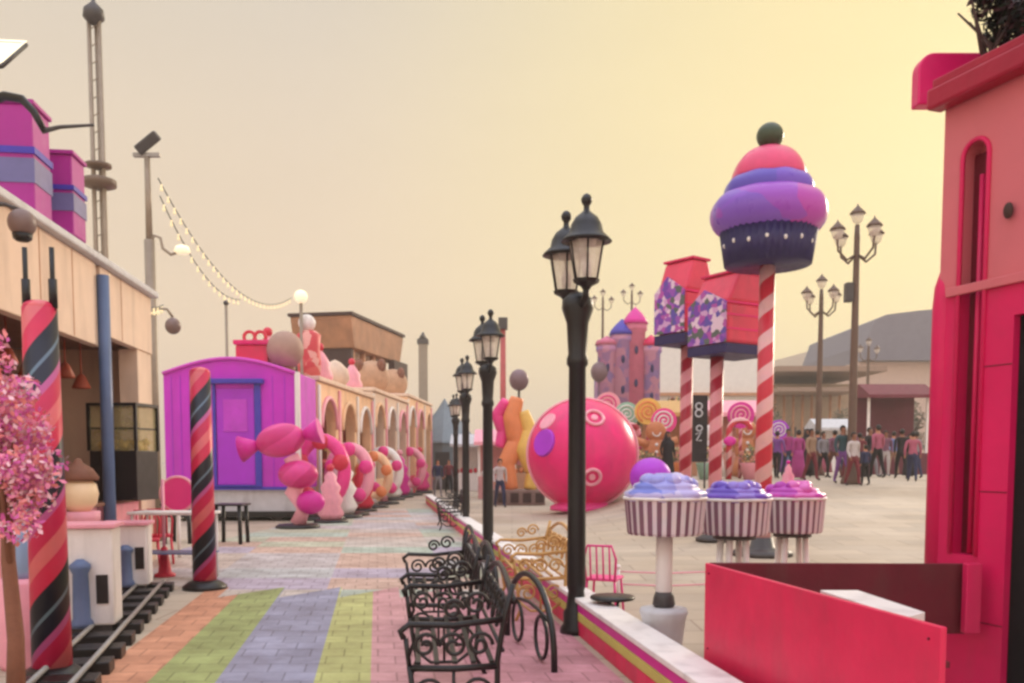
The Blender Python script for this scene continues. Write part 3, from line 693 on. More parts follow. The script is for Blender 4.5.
q = MB(); q.bb(-.52, .52, -.22, .22, .35, .37); q.build('shelf', steelb, t)
for sx in (-1, 1):
    for sy in (-1, 1): q = MB(); q.cyl((sx*.5, sy*.2, 0), (sx*.5, sy*.2, .88), .018, n=8); q.build('leg', white, t)
# cream dome lantern with brown lid
p = pt(79, 494, 9.3)
t = thing('dome_urn', 'cream round urn with a brown lid on a pink stand before the kiosk', 'urn', (p.x, 9.3, 0))
q = MB(); q.lathe([(.16, 0), (.16, .9), (.2, 1.0), (.2, 1.08)], 20); q.build('stand', lpink, t)
q = MB(); q.lathe([(.1, 1.08), (.17, 1.16), (.19, 1.26), (.17, 1.36), (.1, 1.42)], 24); q.build('urn_body', mat('cream_gloss', (244, 216, 178), .35, .05), t)
q = MB(); q.lathe([(.19, 1.40), (.2, 1.43), (.14, 1.52), (.05, 1.58), (.03, 1.62), (0, 1.63)], 24); q.build('lid', brown, t)
# white decorated booth panels and rail track
def panel(px, Y, w, h, lab, rz, arch=True):
    x = gx(px, Y); t = thing('play_panel', lab, 'panel', (x, Y, 0), rz, 'white play panels beside the rail track')
    q = MB(); q.bb(-w/2, w/2, 0, .35, .12, h); q.build('body', white, t, .02)
    q = MB(); q.lathe([(.09, .12), (.1, .16), (.075, .2), (.065, h*.6), (.09, h*.65), (.09, h*.68), (.03, h*.73)], 18, (0.02, -.06, 0)); q.build('blue_pillar', steelb, t)
    for sx in (-1, 1):
        q = MB(); q.bb(sx*w*.33-.05, sx*w*.33+.05, -.012, -.001, .32, .58); q.build('black_window', black, t)
    q = MB(); q.bb(-w/2-.03, w/2+.03, -.04, .39, h, h+.04); q.build('cap', lpink, t, .008)
    q = MB(); q.bb(-w/2+.05, w/2-.05, .04, .3, 0, .12); q.build('plinth', dkgrey, t)
panel(82, 8.0, .56, 1.0, 'larger white play panel with blue pillar, just right of the near striped pole', R(12))
panel(126, 10.6, .5, .84, 'smaller white play panel with blue pillar, behind the larger one', R(12))
t = thing('rail_track', 'toy rail track with black sleepers along the orange paving', 'track', (0, 0, 0))
tr0 = Vector((gx(84, 6.6), 6.6)); tr1 = Vector((gx(158, 11.0), 11.0)); dv = (tr1-tr0); LN = dv.length; dn = dv.normalized(); nn = Vector((-dn.y, dn.x)); ang = atan2(dn.y, dn.x)
for off in (-.07, .2):
    q = MB(); a = tr0-dn*1.2+nn*off; b = tr1+nn*off; q.tube([(a.x, a.y, .13), (b.x, b.y, .13)], .022, 6); q.build('rail', grey, t)
for k in range(11):
    c = tr0-dn*1.0+dn*(LN+1.0)*k/10+nn*.07
    q = MB(); q.box((c.x, c.y, .05), (.24, .5, .1), ang); q.build('sleeper', black, t, .01)
# ================================================================ STRIPED POLES
stripeA = helix('pink_black_spiral', [(0, (216, 44, 84)), (.18, (226, 110, 116)), (.34, (206, 36, 84)), (.52, (196, 90, 150)), (.60, (30, 26, 44)), (.76, (104, 124, 140)), (.80, (26, 24, 38))], pitch=.88, n=1)
def spole(px, Y, lab, rods, h=2.68, r=.13, flare=1.0):
    x = gx(px, Y); t = thing('striped_post', lab, 'post', (x, Y, 0), group='pink and black spiral posts')
    q = MB(); q.cyl((0, 0, .1), (0, 0, h), r*1.08, r*.92, 28); q.sph((0, 0, h), (r*.9, r*.9, r*.45), 20); q.build('shaft', stripeA, t)
    q = MB(); q.lathe([(r*2.0, 0), (r*2.0, .04), (r*1.5, .09), (r*1.1, .12)], 28); q.build('foot', black, t)
    if rods:
        for dx in (-.09, .1):
            q = MB(); q.cyl((dx, 0, h-.02), (dx, 0, h+.42), .018, n=8); q.cyl((dx, 0, h), (dx, 0, h+.2), .03, n=8); q.build('rod', black, t)
    return t
spole(53, 6.45, 'near pink and black spiral post with two black rods, beside the blossom tree', True, zz(308, 6.45), .125)
spole(205, 11.2, 'farther pink and black spiral post on round black foot before the purple car', False, zz(372, 11.2), .135)
# ================================================================ BLOSSOM TREE
p = pt(8, 600, 5.5)
bt = thing('blossom_tree', 'pink blossom tree with thin brown trunk at the left frame edge', 'tree', (p.x+.02, 5.5, 0))
q = MB(); q.tube([(0, 0, 0), (.02, 0, .5), (-.02, .02, 1.0), (.0, 0, 1.3)], [.06, .05, .042, .036], 10); q.build('trunk', brown, bt)
q = MB()
tips = []
for k in range(16):
    a = random.uniform(0, 2*pi); l = random.uniform(.1, .32); z = random.uniform(1.35, 2.36)
    tip = Vector((l*cos(a)-.05, l*sin(a), z)); tips.append(tip)
    q.tube([(0, 0, random.uniform(.9, 1.28)), (tip.x*.45, tip.y*.45, 1.2+.4*(z-1.2)), tip], [.022, .014, .005], 5)
q.build('branches', brown, bt)
bm_ = [mat('blossom_a', (240, 140, 172), .7, .2), mat('blossom_b', (244, 190, 202), .7, .2), mat('blossom_c', (212, 100, 170), .7, .2), mat('blossom_d', (232, 138, 138), .7, .2)]
q = MB()
for tp_ in tips+[t_*.6+Vector((0, 0, .55)) for t_ in tips[:8]]:
    for _ in range(3): leaves(q, tp_+Vector((random.gauss(0, .09), random.gauss(0, .09), random.gauss(0, .12))), (.12, .12, .12), 85, .026, 4, 0)
q.build('crown', bm_, bt)
p = pt(20, 540, 6.9)
t = thing('milk_urn', 'pale blue grey urn standing behind the blossom tree trunk', 'urn', (p.x, 6.9, 0))
q = MB(); q.lathe([(.16, 0), (.18, .05), (.18, .66), (.15, .7)], 20); q.build('plinth', lpink, t)
q = MB(); q.lathe([(.09, .7), (.12, .76), (.125, .98), (.09, 1.1), (.07, 1.16), (.1, 1.2), (.085, 1.22)], 24); q.build('urn_body', lblue, t)
# ================================================================ RED CHAIRS, DISC, CONE, STOOLS
for i, (px, Y, rz, lab) in enumerate(((146, 13.2, 20, 'red metal chair, nearest the serving table'), (160, 14.0, 200, 'red metal chair, farther back beside the purple car'))):
    toy_chair(red, 'cafe_chair', lab, (gx(px, Y), Y, 0), R(rz), 1, 'red chairs by the kiosk')
Y = 12.4; x = gx(165, Y)
t = thing('pink_bollard', 'small pink cone bollard left of the farther spiral post', 'bollard', (x, Y, 0))
q = MB(); q.lathe([(.14, 0), (.14, .04), (.09, .06), (.045, .4), (.0, .44)], 20); q.build('cone', red, t)
q = MB(); q.cyl((0, 0, .3), (0, 0, 1.35), .022, n=10); q.build('rod', lpink, t)
Y = 14.8; p = pt(178, 494, Y)
t = thing('lollipop_sign', 'round magenta lollipop disc with pale rim before the purple car', 'decoration', (p.x, Y, 0))
q = MB(); q.cyl((0, -.03, p.z), (0, .03, p.z), .27, n=36); q.build('disc', pink, t)
q = MB(); q.ring((0, 0, p.z), .275, .035, 'xz', 36); q.build('rim', lpink, t)
q = MB(); q.cyl((0, 0, 0), (0, 0, p.z-.27), .03, n=10); q.build('stick', white, t)
stool = None
for i, (px, Y, lab) in enumerate(((182, 17.6, 'black bar table left of the farther spiral post'), (232, 17.4, 'black bar table right of the farther spiral post'))):
    x = gx(px, Y)
    if stool is None:
        stool = thing('bar_table', lab, 'table', (x, Y, 0), group='black bar tables before the purple car')
        q = MB(); q.bb(-.3, .3, -.3, .3, .74, .78); q.build('table_top', black, stool, .01)
        for sx in (-1, 1):
            for sy in (-1, 1): q = MB(); q.cyl((sx*.24, sy*.24, 0), (sx*.22, sy*.22, .74), .04, n=8); q.build('leg', black, stool)
    else: dup(stool, (x, Y, 0), 0, lab)
# ================================================================ PURPLE TRAIN CAR HOUSE
Yp = 24.0; xl = pt(165, 450, Yp).x; xr = pt(297, 450, Yp).x; wv = xr-xl
pv = thing('purple_wagon', 'purple wagon house with arched roof and blue framed door', 'wagon', ((xl+xr)/2, Yp, 0))
ze = zz(372, Yp); zcr = zz(357, Yp); zsk = zz(489, Yp); hw = wv/2
prof = [(-hw, zsk), (hw, zsk), (hw, ze)]+[(hw-wv*k/14, ze+(zcr-ze)*sin(pi*k/14)) for k in range(1, 14)]+[(-hw, ze)]
q = MB(); q.prism(prof, 0, 2.4, 'y'); q.build('body', purple, pv, .015)
q = MB(); q.bb(-hw+.04, hw-.04, .05, 2.35, .26, zsk); q.build('skirt', pgrey, pv)
q = MB(); q.bb(-hw-.05, hw+.05, -.05, 2.45, .1, .26); q.build('chassis', black, pv)
for sx in (-.33, .33):
    for yy in (.1, 2.2): q = MB(); q.cyl((sx*wv, yy, .22), (sx*wv, yy+.12, .22), .22, n=20); q.build('wheel', dkgrey, pv)
dl = pt(214, 450, Yp).x-(xl+xr)/2; dr = pt(262, 450, Yp).x-(xl+xr)/2; dz0 = zz(489, Yp)+.02; dz1 = zz(384, Yp)
dd = MB(); dd.bb(dl+.1, dr-.18, -.03, -.002, dz0+.1, dz1-.12); dd.build('door', violet, pv, .01)
dd = MB(); dd.bb(dr-.17, dr, -.06, -.002, dz0, dz1).bb(dl, dl+.08, -.06, -.002, dz0, dz1).bb(dl+.081, dr-.171, -.06, -.002, dz0, dz0+.09); dd.build('door_frame', blue, pv, .008)
dd = MB(); dd.bb(dl-.12, dr+.1, -.2, -.002, dz1+.002, dz1+.13); dd.build('door_hood', blue, pv, .02)
q = MB(); q.tube([(x_, -.03, z_-.04) for x_, z_ in prof[2:]], .05, 8); q.build('roof_trim', mat('orchid_paint', (206, 66, 190), .4), pv)
q = MB(); q.bb(hw-.02, hw+.1, -.07, .06, .3, ze); q.build('corner_trim', white, pv, .01)
for k in range(5):
    x_ = -hw+.2+k*.24
    if x_ < dl-.15: q = MB(); q.bb(x_, x_+.02, -.012, -.001, zsk+.05, ze-.1); q.build('batten', violet, pv)
for x_ in (dr+.3, dr+.62): q = MB(); q.bb(x_, x_+.02, -.012, -.001, zsk+.05, ze-.1); q.build('batten', violet, pv)
q = MB(); q.sph((dr-.26, -.06, dz0+1.15), .045, 10); q.build('door_handle', gold, pv)
q = MB(); q.bb(dl+.28, dr-.36, -.045, -.031, dz0+1.5, dz1-.4); q.build('door_inset', mat('orchid_pane', (190, 60, 200), .3), pv, .01)
q = MB(); q.bb(-hw, hw, -.06, -.002, zsk-.02, zsk+.06); q.build('skirt_trim', blue, pv)
# ================================================================ CREAM SHOPS IN A ROW
S0 = Vector((xr, 26.6)); S1 = Vector((-4.45, 50)); sd = (S1-S0); sl = sd.length; sdn = sd.normalized(); SR = atan2(sdn.y, sdn.x)
shopmats = [cream2, cream, cream2]
shopl = ['cream arcade shop, nearest of the row behind the purple wagon', 'cream arcade shop in the middle of the receding row', 'cream arcade shop at the far end of the row']
for i in range(3):
    a = S0+sdn*(sl*i/3); Ls = sl/3-.05; ht = (3.95, 4.25, 4.6)[i]
    t = thing('arcade_shop', shopl[i], 'building', (a.x, a.y, 0), SR, 'cream arcade shops in a row'); m = shopmats[i]
    # front at local y=0, body to +y (left)
    n = 3; bw = Ls/n; q = MB(); zs = ht-1.35; pw = .42
    for k in range(n+1):
        x = k*bw; q.bb(max(0, x-pw), min(Ls, x+pw), 0, .3, 0, ht-.02)
    for k in range(n): q.arch(k*bw+pw, (k+1)*bw-pw, zs, ht-.02, 0, .3)
    q.bb(0, Ls, .3, 3.2, ht-.3, ht-.02); q.bb(0, .12, .3, 3.2, 0, ht-.3); q.bb(Ls-.12, Ls, .3, 3.2, 0, ht-.3)
    q.build('arcade_wall', m, t)
    q = MB(); q.bb(.12, Ls-.12, .9, 1.0, 0, ht-.32); q.build('back_wall', mat('rust_brown_wall', (138, 58, 46), .7, .25, 1.5), t)
    q = MB(); q.bb(-.04, Ls+.04, -.1, 3.3, ht, ht+.14); q.build('cornice', cream, t, .03)
    for k in range(n+1):
        x = min(max(k*bw, .12), Ls-.12); p_ = MB(); p_.bb(x-.1, x+.1, -.06, -.002, 0, ht-.1); p_.build('pilaster', (white, lpink)[k % 2], t, .01)
    for k in range(n):
        x0_ = k*bw+pw+.04; x1_ = (k+1)*bw-pw-.04
        c = MB(); c.bb(x0_, x1_, .02, .5, .0, .9); c.build('counter', (lpink, cream2, redbox)[(k+i) % 3], t, .02)
        c = MB(); c.ring(((x0_+x1_)/2, -.03, zs), (x1_-x0_)/2+.1, .07, 'xz', 16, 8, a0=0, a1=pi); c.build('arch_trim', (lpink, cream2, white)[(k+i) % 3], t)
        for z in (1.5, 2.1):
            c = MB(); c.bb(x0_, x1_, .6, .88, z-.16, z-.12)
            for j in range(7): c.sph((x0_+.14+j*(x1_-x0_-.28)/6, .74, z+.02), (.12, .1, .15), 8)
            c.build('shelf_goods', (orange, red, gold)[(k+i+int(z*2)) % 3], t)
# candy sculptures in front of the wagon and shops
def candy_fig(px, Y, s, lab, mats, kind):
    x = gx(px, Y); t = thing('candy_figure', lab, 'sculpture', (x, Y, 0)); t.scale = (s,)*3
    q = MB(); q.lathe([(.55, 0), (.55, .06), (.48, .1), (0, .1)], 28); q.build('foot', black, t)
    if kind == 0:                                  # big wrapped sweet held over a pink twisted stem
        q = MB(); q.tube([(0, 0, .1), (.15, 0, .5), (-.1, 0, .9), (.1, 0, 1.3), (-.15, 0, 1.8)], [.2, .17, .22, .2, .2], 14); q.build('stem', mats[0], t)
        rot = Matrix.Rotation(R(-12), 4, 'Y')
        q = MB(); q.sph((-.4, 0, 2.2), (.62, .42, .42), 28, rot=rot); q.build('sweet', mats[1], t)
        for dx, sx in ((-1.1, -1), (.28, 1)):
            q = MB(); q.cyl((-.4+sx*.55, 0, 2.2+(.12 if sx > 0 else -.12)), (-.4+sx*1.0, 0, 2.2+(.24 if sx > 0 else -.22)), .1, .34, 16); q.build('wrapper_end', mats[2], t)
        q = MB(); q.sph((.05, -.1, 1.35), (.5, .38, .36), 24); q.build('lower_sweet', mats[1], t)
        q = MB(); q.sph((.35, -.1, .65), (.36, .3, .3), 20); q.build('bud', mats[2], t)
    elif kind == 1:                                # ring with petals
        q = MB(); q.ring((0, 0, 1.15), .55, .16, 'xz', 28, 12, sz=1.35); q.build('ring', mats[0], t)
        for k in range(5):
            a = 2*pi*k/5+.3; q = MB(); q.sph((.5*cos(a), -.12, 1.15+.7*sin(a)), (.2, .12, .2), 14); q.build('petal', mats[1], t)
        q = MB(); q.cyl((0, 0, .1), (0, 0, .5), .14, n=14); q.build('stem', mats[2], t)
    else:                                          # stacked macaroons / swirl cone
        q = MB(); q.lathe([(.3, .1), (.42, .3), (.3, .55), (.4, .75), (.26, .95), (.33, 1.15), (.18, 1.35), (.2, 1.5), (0, 1.75)], 24, wob=.04, nw=7); q.build('swirl', mats[0], t)
        q = MB(); q.sph((0, 0, 1.78), .13, 14); q.build('cherry', mats[1], t)
candy_fig(298, 21.5, .95, 'pink wrapped sweet figure on a twisted stem before the purple wagon', (lpink, helix('sweet_swirl', [(0, (232, 66, 150)), (.5, (212, 44, 126))], pitch=.9, n=3), magenta), 0)
candy_fig(350, 26.5, 1.05, 'pale pink ring figure with petals before the nearest arcade shop', (lpink, pink, white), 1)
candy_fig(331, 23.4, .8, 'pink swirl cone figure between the wagon and the ring figure', (lpink, red), 2)
candy_fig(374, 31, .95, 'cream ring figure with coral petals before the middle arcade shop', (cream2, orange, white), 1)
candy_fig(392, 37, 1.0, 'pale swirl cone figure before the middle arcade shop', (white, pink), 2)
candy_fig(410, 42, 1.1, 'small far pink ring figure before the last arcade shop', (lpink, pink, white), 1)
candy_fig(420, 45, 1.2, 'far pink swirl cone figure at the end of the shops', (pink, red), 2)
candy_fig(322, 24.6, 1.15, 'coral and pink ring figure close to the corner of the purple wagon', (pink, red, lpink), 1)
candy_fig(362, 28.6, .9, 'red swirl cone figure beside the pale pink ring figure', (red, white), 2)
candy_fig(384, 33.5, 1.05, 'white and pink ring figure behind the coral petalled ring', (white, pink, lpink), 1)
candy_fig(400, 39.5, 1.1, 'magenta swirl cone figure near the last arcade shop', (magenta, lpink), 2)
candy_fig(341, 25.4, 1.1, 'white swirl cone figure behind the pink swirl cone', (white, red), 2)
# roof decorations on the wagon
zr_ = zz(357, 25)
def deco(px, py, Y, builder, name, lab, base): 
    p = pt(px, py, Y); t = thing(name, lab, 'decoration', (p.x, Y, base)); builder(t, p.z-base)
def b1(t, h):
    q = MB(); q.bb(-.45, .45, -.35, .35, 0, .55); q.build('box', redbox, t, .05); q = MB(); q.bb(-.5, .5, -.4, .4, .55, .68); q.build('lid', hotpink, t, .03)
    q = MB(); q.ring((-.15, 0, .8), .15, .05, 'xz'); q.ring((.15, 0, .8), .15, .05, 'xz'); q.build('bow', red, t)
deco(255, 345, 25.2, b1, 'roof_gift', 'red gift box with bow on the purple wagon roof', 4.22)
def b2(t, h):
    q = MB(); q.sph((0, 0, .62), (.5, .5, .52), 24); q.build('ball', mat('taupe_paint', (168, 136, 122), .6), t); q = MB(); q.lathe([(.3, 0), (.25, .12), (.2, .2)], 18); q.build('collar', brown, t)
deco(285, 340, 25.0, b2, 'roof_ball', 'taupe ball ornament on the purple wagon roof', 4.02)
def b3(t, h):
    q = MB(); q.lathe([(.32, 0), (.36, .5), (.32, .9), (.36, 1.3), (.2, 1.42), (0, 1.45)], 24); q.build('drum', voro('coral_pattern', [(206, 70, 80), (232, 170, 160), (216, 100, 100)], 5), t)
    q = MB(); q.sph((-.05, 0, 1.65), .26, 18); q.build('ball', white, t)
deco(309, 345, 27.5, b3, 'roof_drum', 'coral patterned drum with white ball on the nearest arcade shop', 4.1)
def b4(t, h):
    q = MB(); q.lathe([(.3, 0), (.5, .3), (.45, .6), (.2, .85), (0, .95)], 18); q.build('swirl', cream, t)
deco(335, 375, 31, b4, 'roof_swirl', 'cream swirl ornament on the nearest arcade shop roof', 4.1)
def b5(t, h):
    q = MB(); q.lathe([(.35, 0), (.4, .2), (.3, .45), (.32, .6), (.15, .9), (0, 1.1)], 18, wob=.06, nw=6); q.build('cone', lpink, t); q = MB(); q.sph((0, 0, 1.12), .14, 12); q.build('cherry', red, t)
deco(320, 370, 29, b5, 'roof_cone', 'pink swirl cone with red cherry on the nearest arcade roof', 4.1)
deco(352, 380, 36, b5, 'roof_cone', 'pink swirl cone with red cherry on the middle arcade roof', 4.4)
deco(268, 345, 26.0, b5, 'roof_cone', 'pink swirl cone between red gift and taupe ball on the purple wagon', 4.15)
def b6(t, h):
    q = MB(); q.sph((0, 0, .75), (.75, .6, .75), 16); q.build('dome', mat('warm_stone', (190, 150, 120), .7, .2), t); q = MB(); q.lathe([(.5, 0), (.5, .25), (.3, .4)], 16); q.build('base', tan_, t)
    for a_ in (-.5, .45): q = MB(); q.sph((a_, -.3, 1.25), (.2, .2, .3), 10); q.build('ear', brown, t)
deco(372, 382, 39, b6, 'roof_statue', 'warm stone rounded statue on the middle arcade roof', 4.4)
deco(393, 392, 46, b6, 'roof_statue', 'warm stone rounded statue on the far arcade roof', 4.75)
# ================================================================ BROWN HALL BEHIND
Yh = 45; p = pt(352, 340, Yh); zt = zz(315, Yh)
t = thing('brown_hall', 'brown hall with flat overhanging roof behind the arcade shops', 'building', (p.x, Yh, 0), R(79))
q = MB(); q.bb(.7, 7.2, .7, 3.4, 0, zt-1.5); q.build('body', cream, t)
q = MB(); q.prism([(.3, zt-1.55), (7.6, zt-1.55), (8.2, zt-.2), (8.2, zt-.01), (-.1, zt-.01), (-.1, zt-.2)], 0, 3.2, 'y'); q.build('roof', mat('golden_brown_render', (166, 120, 90), .7, .25, 1), t, .04)
q = MB(); q.bb(-.2, 8.3, -.1, 3.3, zt, zt+.15); q.build('roof_edge', dbrown, t)
q = MB(); q.bb(.4, .7, .2, 3.2, 0, zt-1.56); q.build('end_wall', dbrown, t)
for k in range(4):
    w = MB(); w.bb(1.2+k*1.5, 2.2+k*1.5, .64, .69, zt-3.6, zt-1.9); f_ = w.build('window_frame', brown, t)
    w = MB(); w.bb(1.32+k*1.5, 2.08+k*1.5, .61, .638, zt-3.5, zt-2.0); w.build('window_pane', mat('dusky_pane', (92, 84, 84), .2), f_)
for k in range(5):
    c = MB(); c.cyl((.85+k*1.55, .35, 0), (.85+k*1.55, .35, zt-1.56), .16, n=12); c.build('column', tan_, t)
c = MB(); c.bb(5.5, 7.9, -.35, -.0, zt-2.6, zt-1.6); c.build('side_canopy', dbrown, t)
# left-mid background: tent, thin tower, grey dome, red column, trees
def tree(px, Y, h, r, mats, lab, n=900, trunkh=.4):
    x = gx(px, Y); hh = H(x, Y); t = thing('tree', lab, 'tree', (x, Y, hh), group=None)
    q = MB(); q.tube([(0, 0, 0), (.05*r, 0, h*.3), (0, 0, h*.7)], [.16, .12, .05], 8)
    for k in range(6):
        a = k*1.05; q.tube([(0, 0, h*.35), (r*.4*cos(a), r*.4*sin(a), h*.6), (r*.7*cos(a), r*.7*sin(a), h*.8)], [.07, .04, .015], 5)
    q.build('trunk', dbrown, t)
    q = MB()
    for k in range(14):
        a = random.uniform(0, 2*pi); rr = r*random.uniform(.1, .75); leaves(q, (rr*cos(a), rr*sin(a), h*random.uniform(trunkh, .9)), (r*.36, r*.36, h*.13), n//14, .16, len(mats), 0)
    q.build('crown', mats, t)
gl = [mat('olive_leaf', (70, 72, 50), .7, .2), mat('grey_green_leaf', (96, 94, 74), .7, .2), mat('dusty_leaf', (120, 104, 86), .7, .2)]
tree(382, 54, 6.6, 1.1, gl, 'dark tree standing behind the last arcade shops')
tree(372, 62, 7.0, 1.3, gl, 'dusty tree beside the brown hall, left of the dark tree')
tree(398, 60, 6.3, 1.2, gl, 'low dusty tree right of the brown hall')
Yt = 75; p = pt(423, 332, Yt)
t = thing('slim_tower', 'slim grey tower rising beyond the end of the shops', 'tower', (p.x, Yt, 0))
q = MB(); q.bb(-.35, .35, -.35, .35, 0, p.z-1.0); q.build('shaft', mat('grey_stone', (150, 138, 124), .8), t); q = MB(); q.bb(-.45, .45, -.45, .45, p.z-1, p.z-.6); q.lathe([(.4, p.z-.6), (.05, p.z)], 4); q.build('cap', dkgrey, t)
Yt = 52; x = gx(445, Yt)
t = thing('grey_tent', 'blue grey pointed tent at the end of the walkway', 'tent', (x, Yt, 0))
tm = mat('blue_grey_canvas', (128, 140, 148), .8, .1, 2)
q = MB(); q.lathe([(1.75, 0), (1.75, 2.7)], 8, sm=False); q.build('tent_wall', tm, t)
q = MB(); q.lathe([(1.95, 2.6), (1.9, 2.72), (1.1, 3.7), (.45, 4.5), (0, 5.2)], 8, sm=False); q.build('tent_roof', tm, t)
q = MB(); q.bb(-.4, .4, -1.78, -1.74, 0, 2.1); q.build('tent_door', dkgrey, t)
Yt = 40; p = pt(503, 318, Yt)
t = thing('red_column', 'thin dull red column behind the second lantern post', 'column', (p.x, Yt, 0))
q = MB(); q.cyl((0, 0, 0), (0, 0, p.z-.5), .15, .12, 14); q.build('shaft', mat('dull_red', (176, 84, 84), .6), t); q = MB(); q.bb(-.2, .2, -.2, .2, p.z-.5, p.z); q.build('lamp_box', dkgrey, t)
# low hoardings / stalls row closing the middle distance
def stall(px, Y, w, h, mbody, mroof, lab, goods=red):
    x = gx(px, Y); hh = H(x, Y); t = thing('market_stall', lab, 'stall', (x, Y, hh))
    q = MB(); q.bb(-w/2, w/2, 0, 1.6, 0, .95); q.build('counter', mbody, t, .02)
    q = MB(); q.bb(-w/2, w/2, 1.5, 1.6, .95, h); q.build('back_wall', mbody, t)
    for sx in (-1, 1):
        q = MB(); q.bb(sx*(w/2-.05)-.05, sx*(w/2-.05)+.05, .0, .1, .95, h); q.build('post', white, t)
    q = MB(); q.prism([(-.5, h-.25), (-.5, h-.1), (.8, h+.45), (1.8, h), (1.8, h-.1)], -w/2-.15, w/2+.15, 'x'); q.build('roof', mroof, t)
    q = MB()
    for j in range(int(w*4)): q.sph((-w/2+.2+j*.24, .4, 1.05+.05*(j % 3)), (.1, .1, .14), 8)
    q.build('goods', goods, t)
stall(474, 48, 2.2, 2.6, white, pgrey, 'white stall with pale roof behind the third lantern post')
stall(497, 38, 1.6, 2.5, mat('rose_board', (196, 140, 140), .6), lpink, 'rose coloured stall left of the twisted figure', white)
stall(545, 44, 3.2, 2.9, tan_, brown, 'tan stall with brown roof behind the giant ball', orange)
for px, py, Y, lab in ((519, 380, 46, 'grey ball lantern on a pole above the twisted figure'), (600, 372, 48, 'dark ball lantern on a pole above the giant ball')):
    p = pt(px, py, Y); t = thing('ball_lantern', lab, 'street lamp', (p.x, Y, 0), group='ball lanterns behind the pink ball')
    q = MB(); q.cyl((0, 0, 0), (0, 0, p.z-.4), .07, n=10); q.build('pole', dkgrey, t); q = MB(); q.sph((0, 0, p.z), (.5, .5, .55), 18); q.build('globe', mat('smoky_globe', (120, 96, 104), .4), t)
# ================================================================ CASTLE
Yk = 48; p = pt(636, 420, Yk); h0 = H(p.x, Yk)
t = thing('fairground_castle', 'mauve and pink ornate castle with turrets behind the ball', 'castle', (p.x, Yk, h0))
mauve = voro('mauve_render', [(160, 120, 170), (184, 130, 172), (146, 120, 178), (196, 140, 170)], 2.5, .7)
rose = mat('rose_render', (200, 110, 140), .7, .15, 2)
def Zc(py): return zz(py, Yk)-h0
def Xc(px): return pt(px, 400, Yk).x-p.x
q = MB(); q.bb(Xc(599), Xc(656), 0, 3, 0, Zc(366)); q.build('wall', mauve, t, .05)
q = MB()
for k in range(6): q.bb(Xc(601+k*9), Xc(605.5+k*9), -.02, .35, Zc(366), Zc(361))
q.build('battlement', rose, t)
for px, w, pyb, pyt, m1, m2 in ((607, 22, 345, 335, mauve, rose), (622, 24, 335, 318, mauve, blue), (635, 24, 324, 306, rose, magenta), (651, 22, 346, 334, mauve, crimson)):
    r = w/2*Yk/F; q = MB(); q.lathe([(r*.85, 0), (r*.85, Zc(pyb)-.4), (r, Zc(pyb)-.3), (r, Zc(pyb))], 14, (Xc(px), .2, 0)); tt = q.build('turret', m1, t)
    q = MB(); q.lathe([(r*1.1, Zc(pyb)+.01), (r*.95, Zc(pyb)+.25), (r*.6, Zc(pyb)+(Zc(pyt)-Zc(pyb))*.6), (0, Zc(pyt))], 14, (Xc(px), .2, 0)); q.build('turret_roof', m2, tt)
    for z in (.35, .6, .82):
        q = MB(); q.sph((Xc(px), .2-r*.86, Zc(pyb)*z), (r*.16, .06, .22), 10); q.build('turret_window', navy, tt)
for k in range(3):
    q = MB(); xk = Xc(604+k*18); q.bb(xk-.22, xk+.22, -.04, .0, Zc(415), Zc(400)); q.arch(xk-.22, xk+.22, Zc(400), Zc(394), -.04, 0); q.build('window', (navy, lpink)[k % 2], t)
q = MB(); q.bb(Xc(628), Xc(646), -.7, 0, 0, Zc(425)); q.arch(Xc(628), Xc(646), Zc(425), Zc(415), -.7, -.1); q.build('gatehouse', rose, t)
# planting before the castle
fl_ = [mat('mixed_leaf', (96, 110, 66), .7, .25), mat('mixed_blossom', (206, 130, 120), .7, .2), mat('mixed_cream', (214, 186, 130), .7, .2), gl[1]]
for i, (px, Y, h, r) in enumerate(((616, 44, 2.9, 1.3), (641, 42, 3.0, 1.2), (664, 40, 3.4, 1.2))):
    tree(px, Y, h, r, fl_, ('low flowering tree, leftmost of three before the castle', 'low flowering tree, middle of three before the castle', 'low flowering tree before the castle, nearest the black banner')[i], 1600, .2)
# pale screens behind the gift houses
Yw = 62; p = pt(700, 400, Yw); h0 = H(p.x, Yw)
t = thing('pale_pavilion', 'pale grey pavilion with tall blank wall behind the spiral poles', 'building', (p.x, Yw, h0))
q = MB(); q.bb(-3.3, 3.9, 0, 5, 0, zz(344, Yw)-h0); q.build('wall', mat('pale_render', (226, 222, 216), .8, .06), t)
q = MB(); q.bb(-3.6, 4.2, -.4, 5.2, zz(396, Yw)-h0, zz(393, Yw)-h0); q.build('ledge', tan_, t)
for k in range(5):
    q = MB(); q.bb(-2.9+k*1.4, -2.0+k*1.4, -.05, 0, .3, 3.2); q.build('opening', brown, t)
# black banner with white marks
Y = 26; p = pt(699, 395, Y); h0 = H(p.x, Y)
t = thing('black_banner', 'tall black banner sign with white marks between the spiral poles', 'sign', (p.x, Y, h0))
zt = p.z-h0
q = MB(); q.bb(-.26, .26, 0, .06, zz(462, Y)-h0, zt); q.build('board', mat('banner_black', (30, 20, 26), .6), t, .01)
for dx_, dz_, r_ in ((0, .32, .09), (0, .52, .1), (.02, .95, .08)): q = MB(); q.ring((dx_, -.012, zt-dz_), r_, .022, 'xz', 16); q.build('mark', pgrey, t)
q = MB(); q.tube([(-.08, -.012, zt-1.12), (.08, -.012, zt-1.05), (-.06, -.012, zt-1.3), (.09, -.012, zt-1.3)], .022, 6); q.build('mark', pgrey, t)
for sx in (-.2, .2): q = MB(); q.cyl((sx, .03, 0), (sx, .03, zz(462, Y)-h0), .03, n=8); q.build('leg', dkgrey, t)
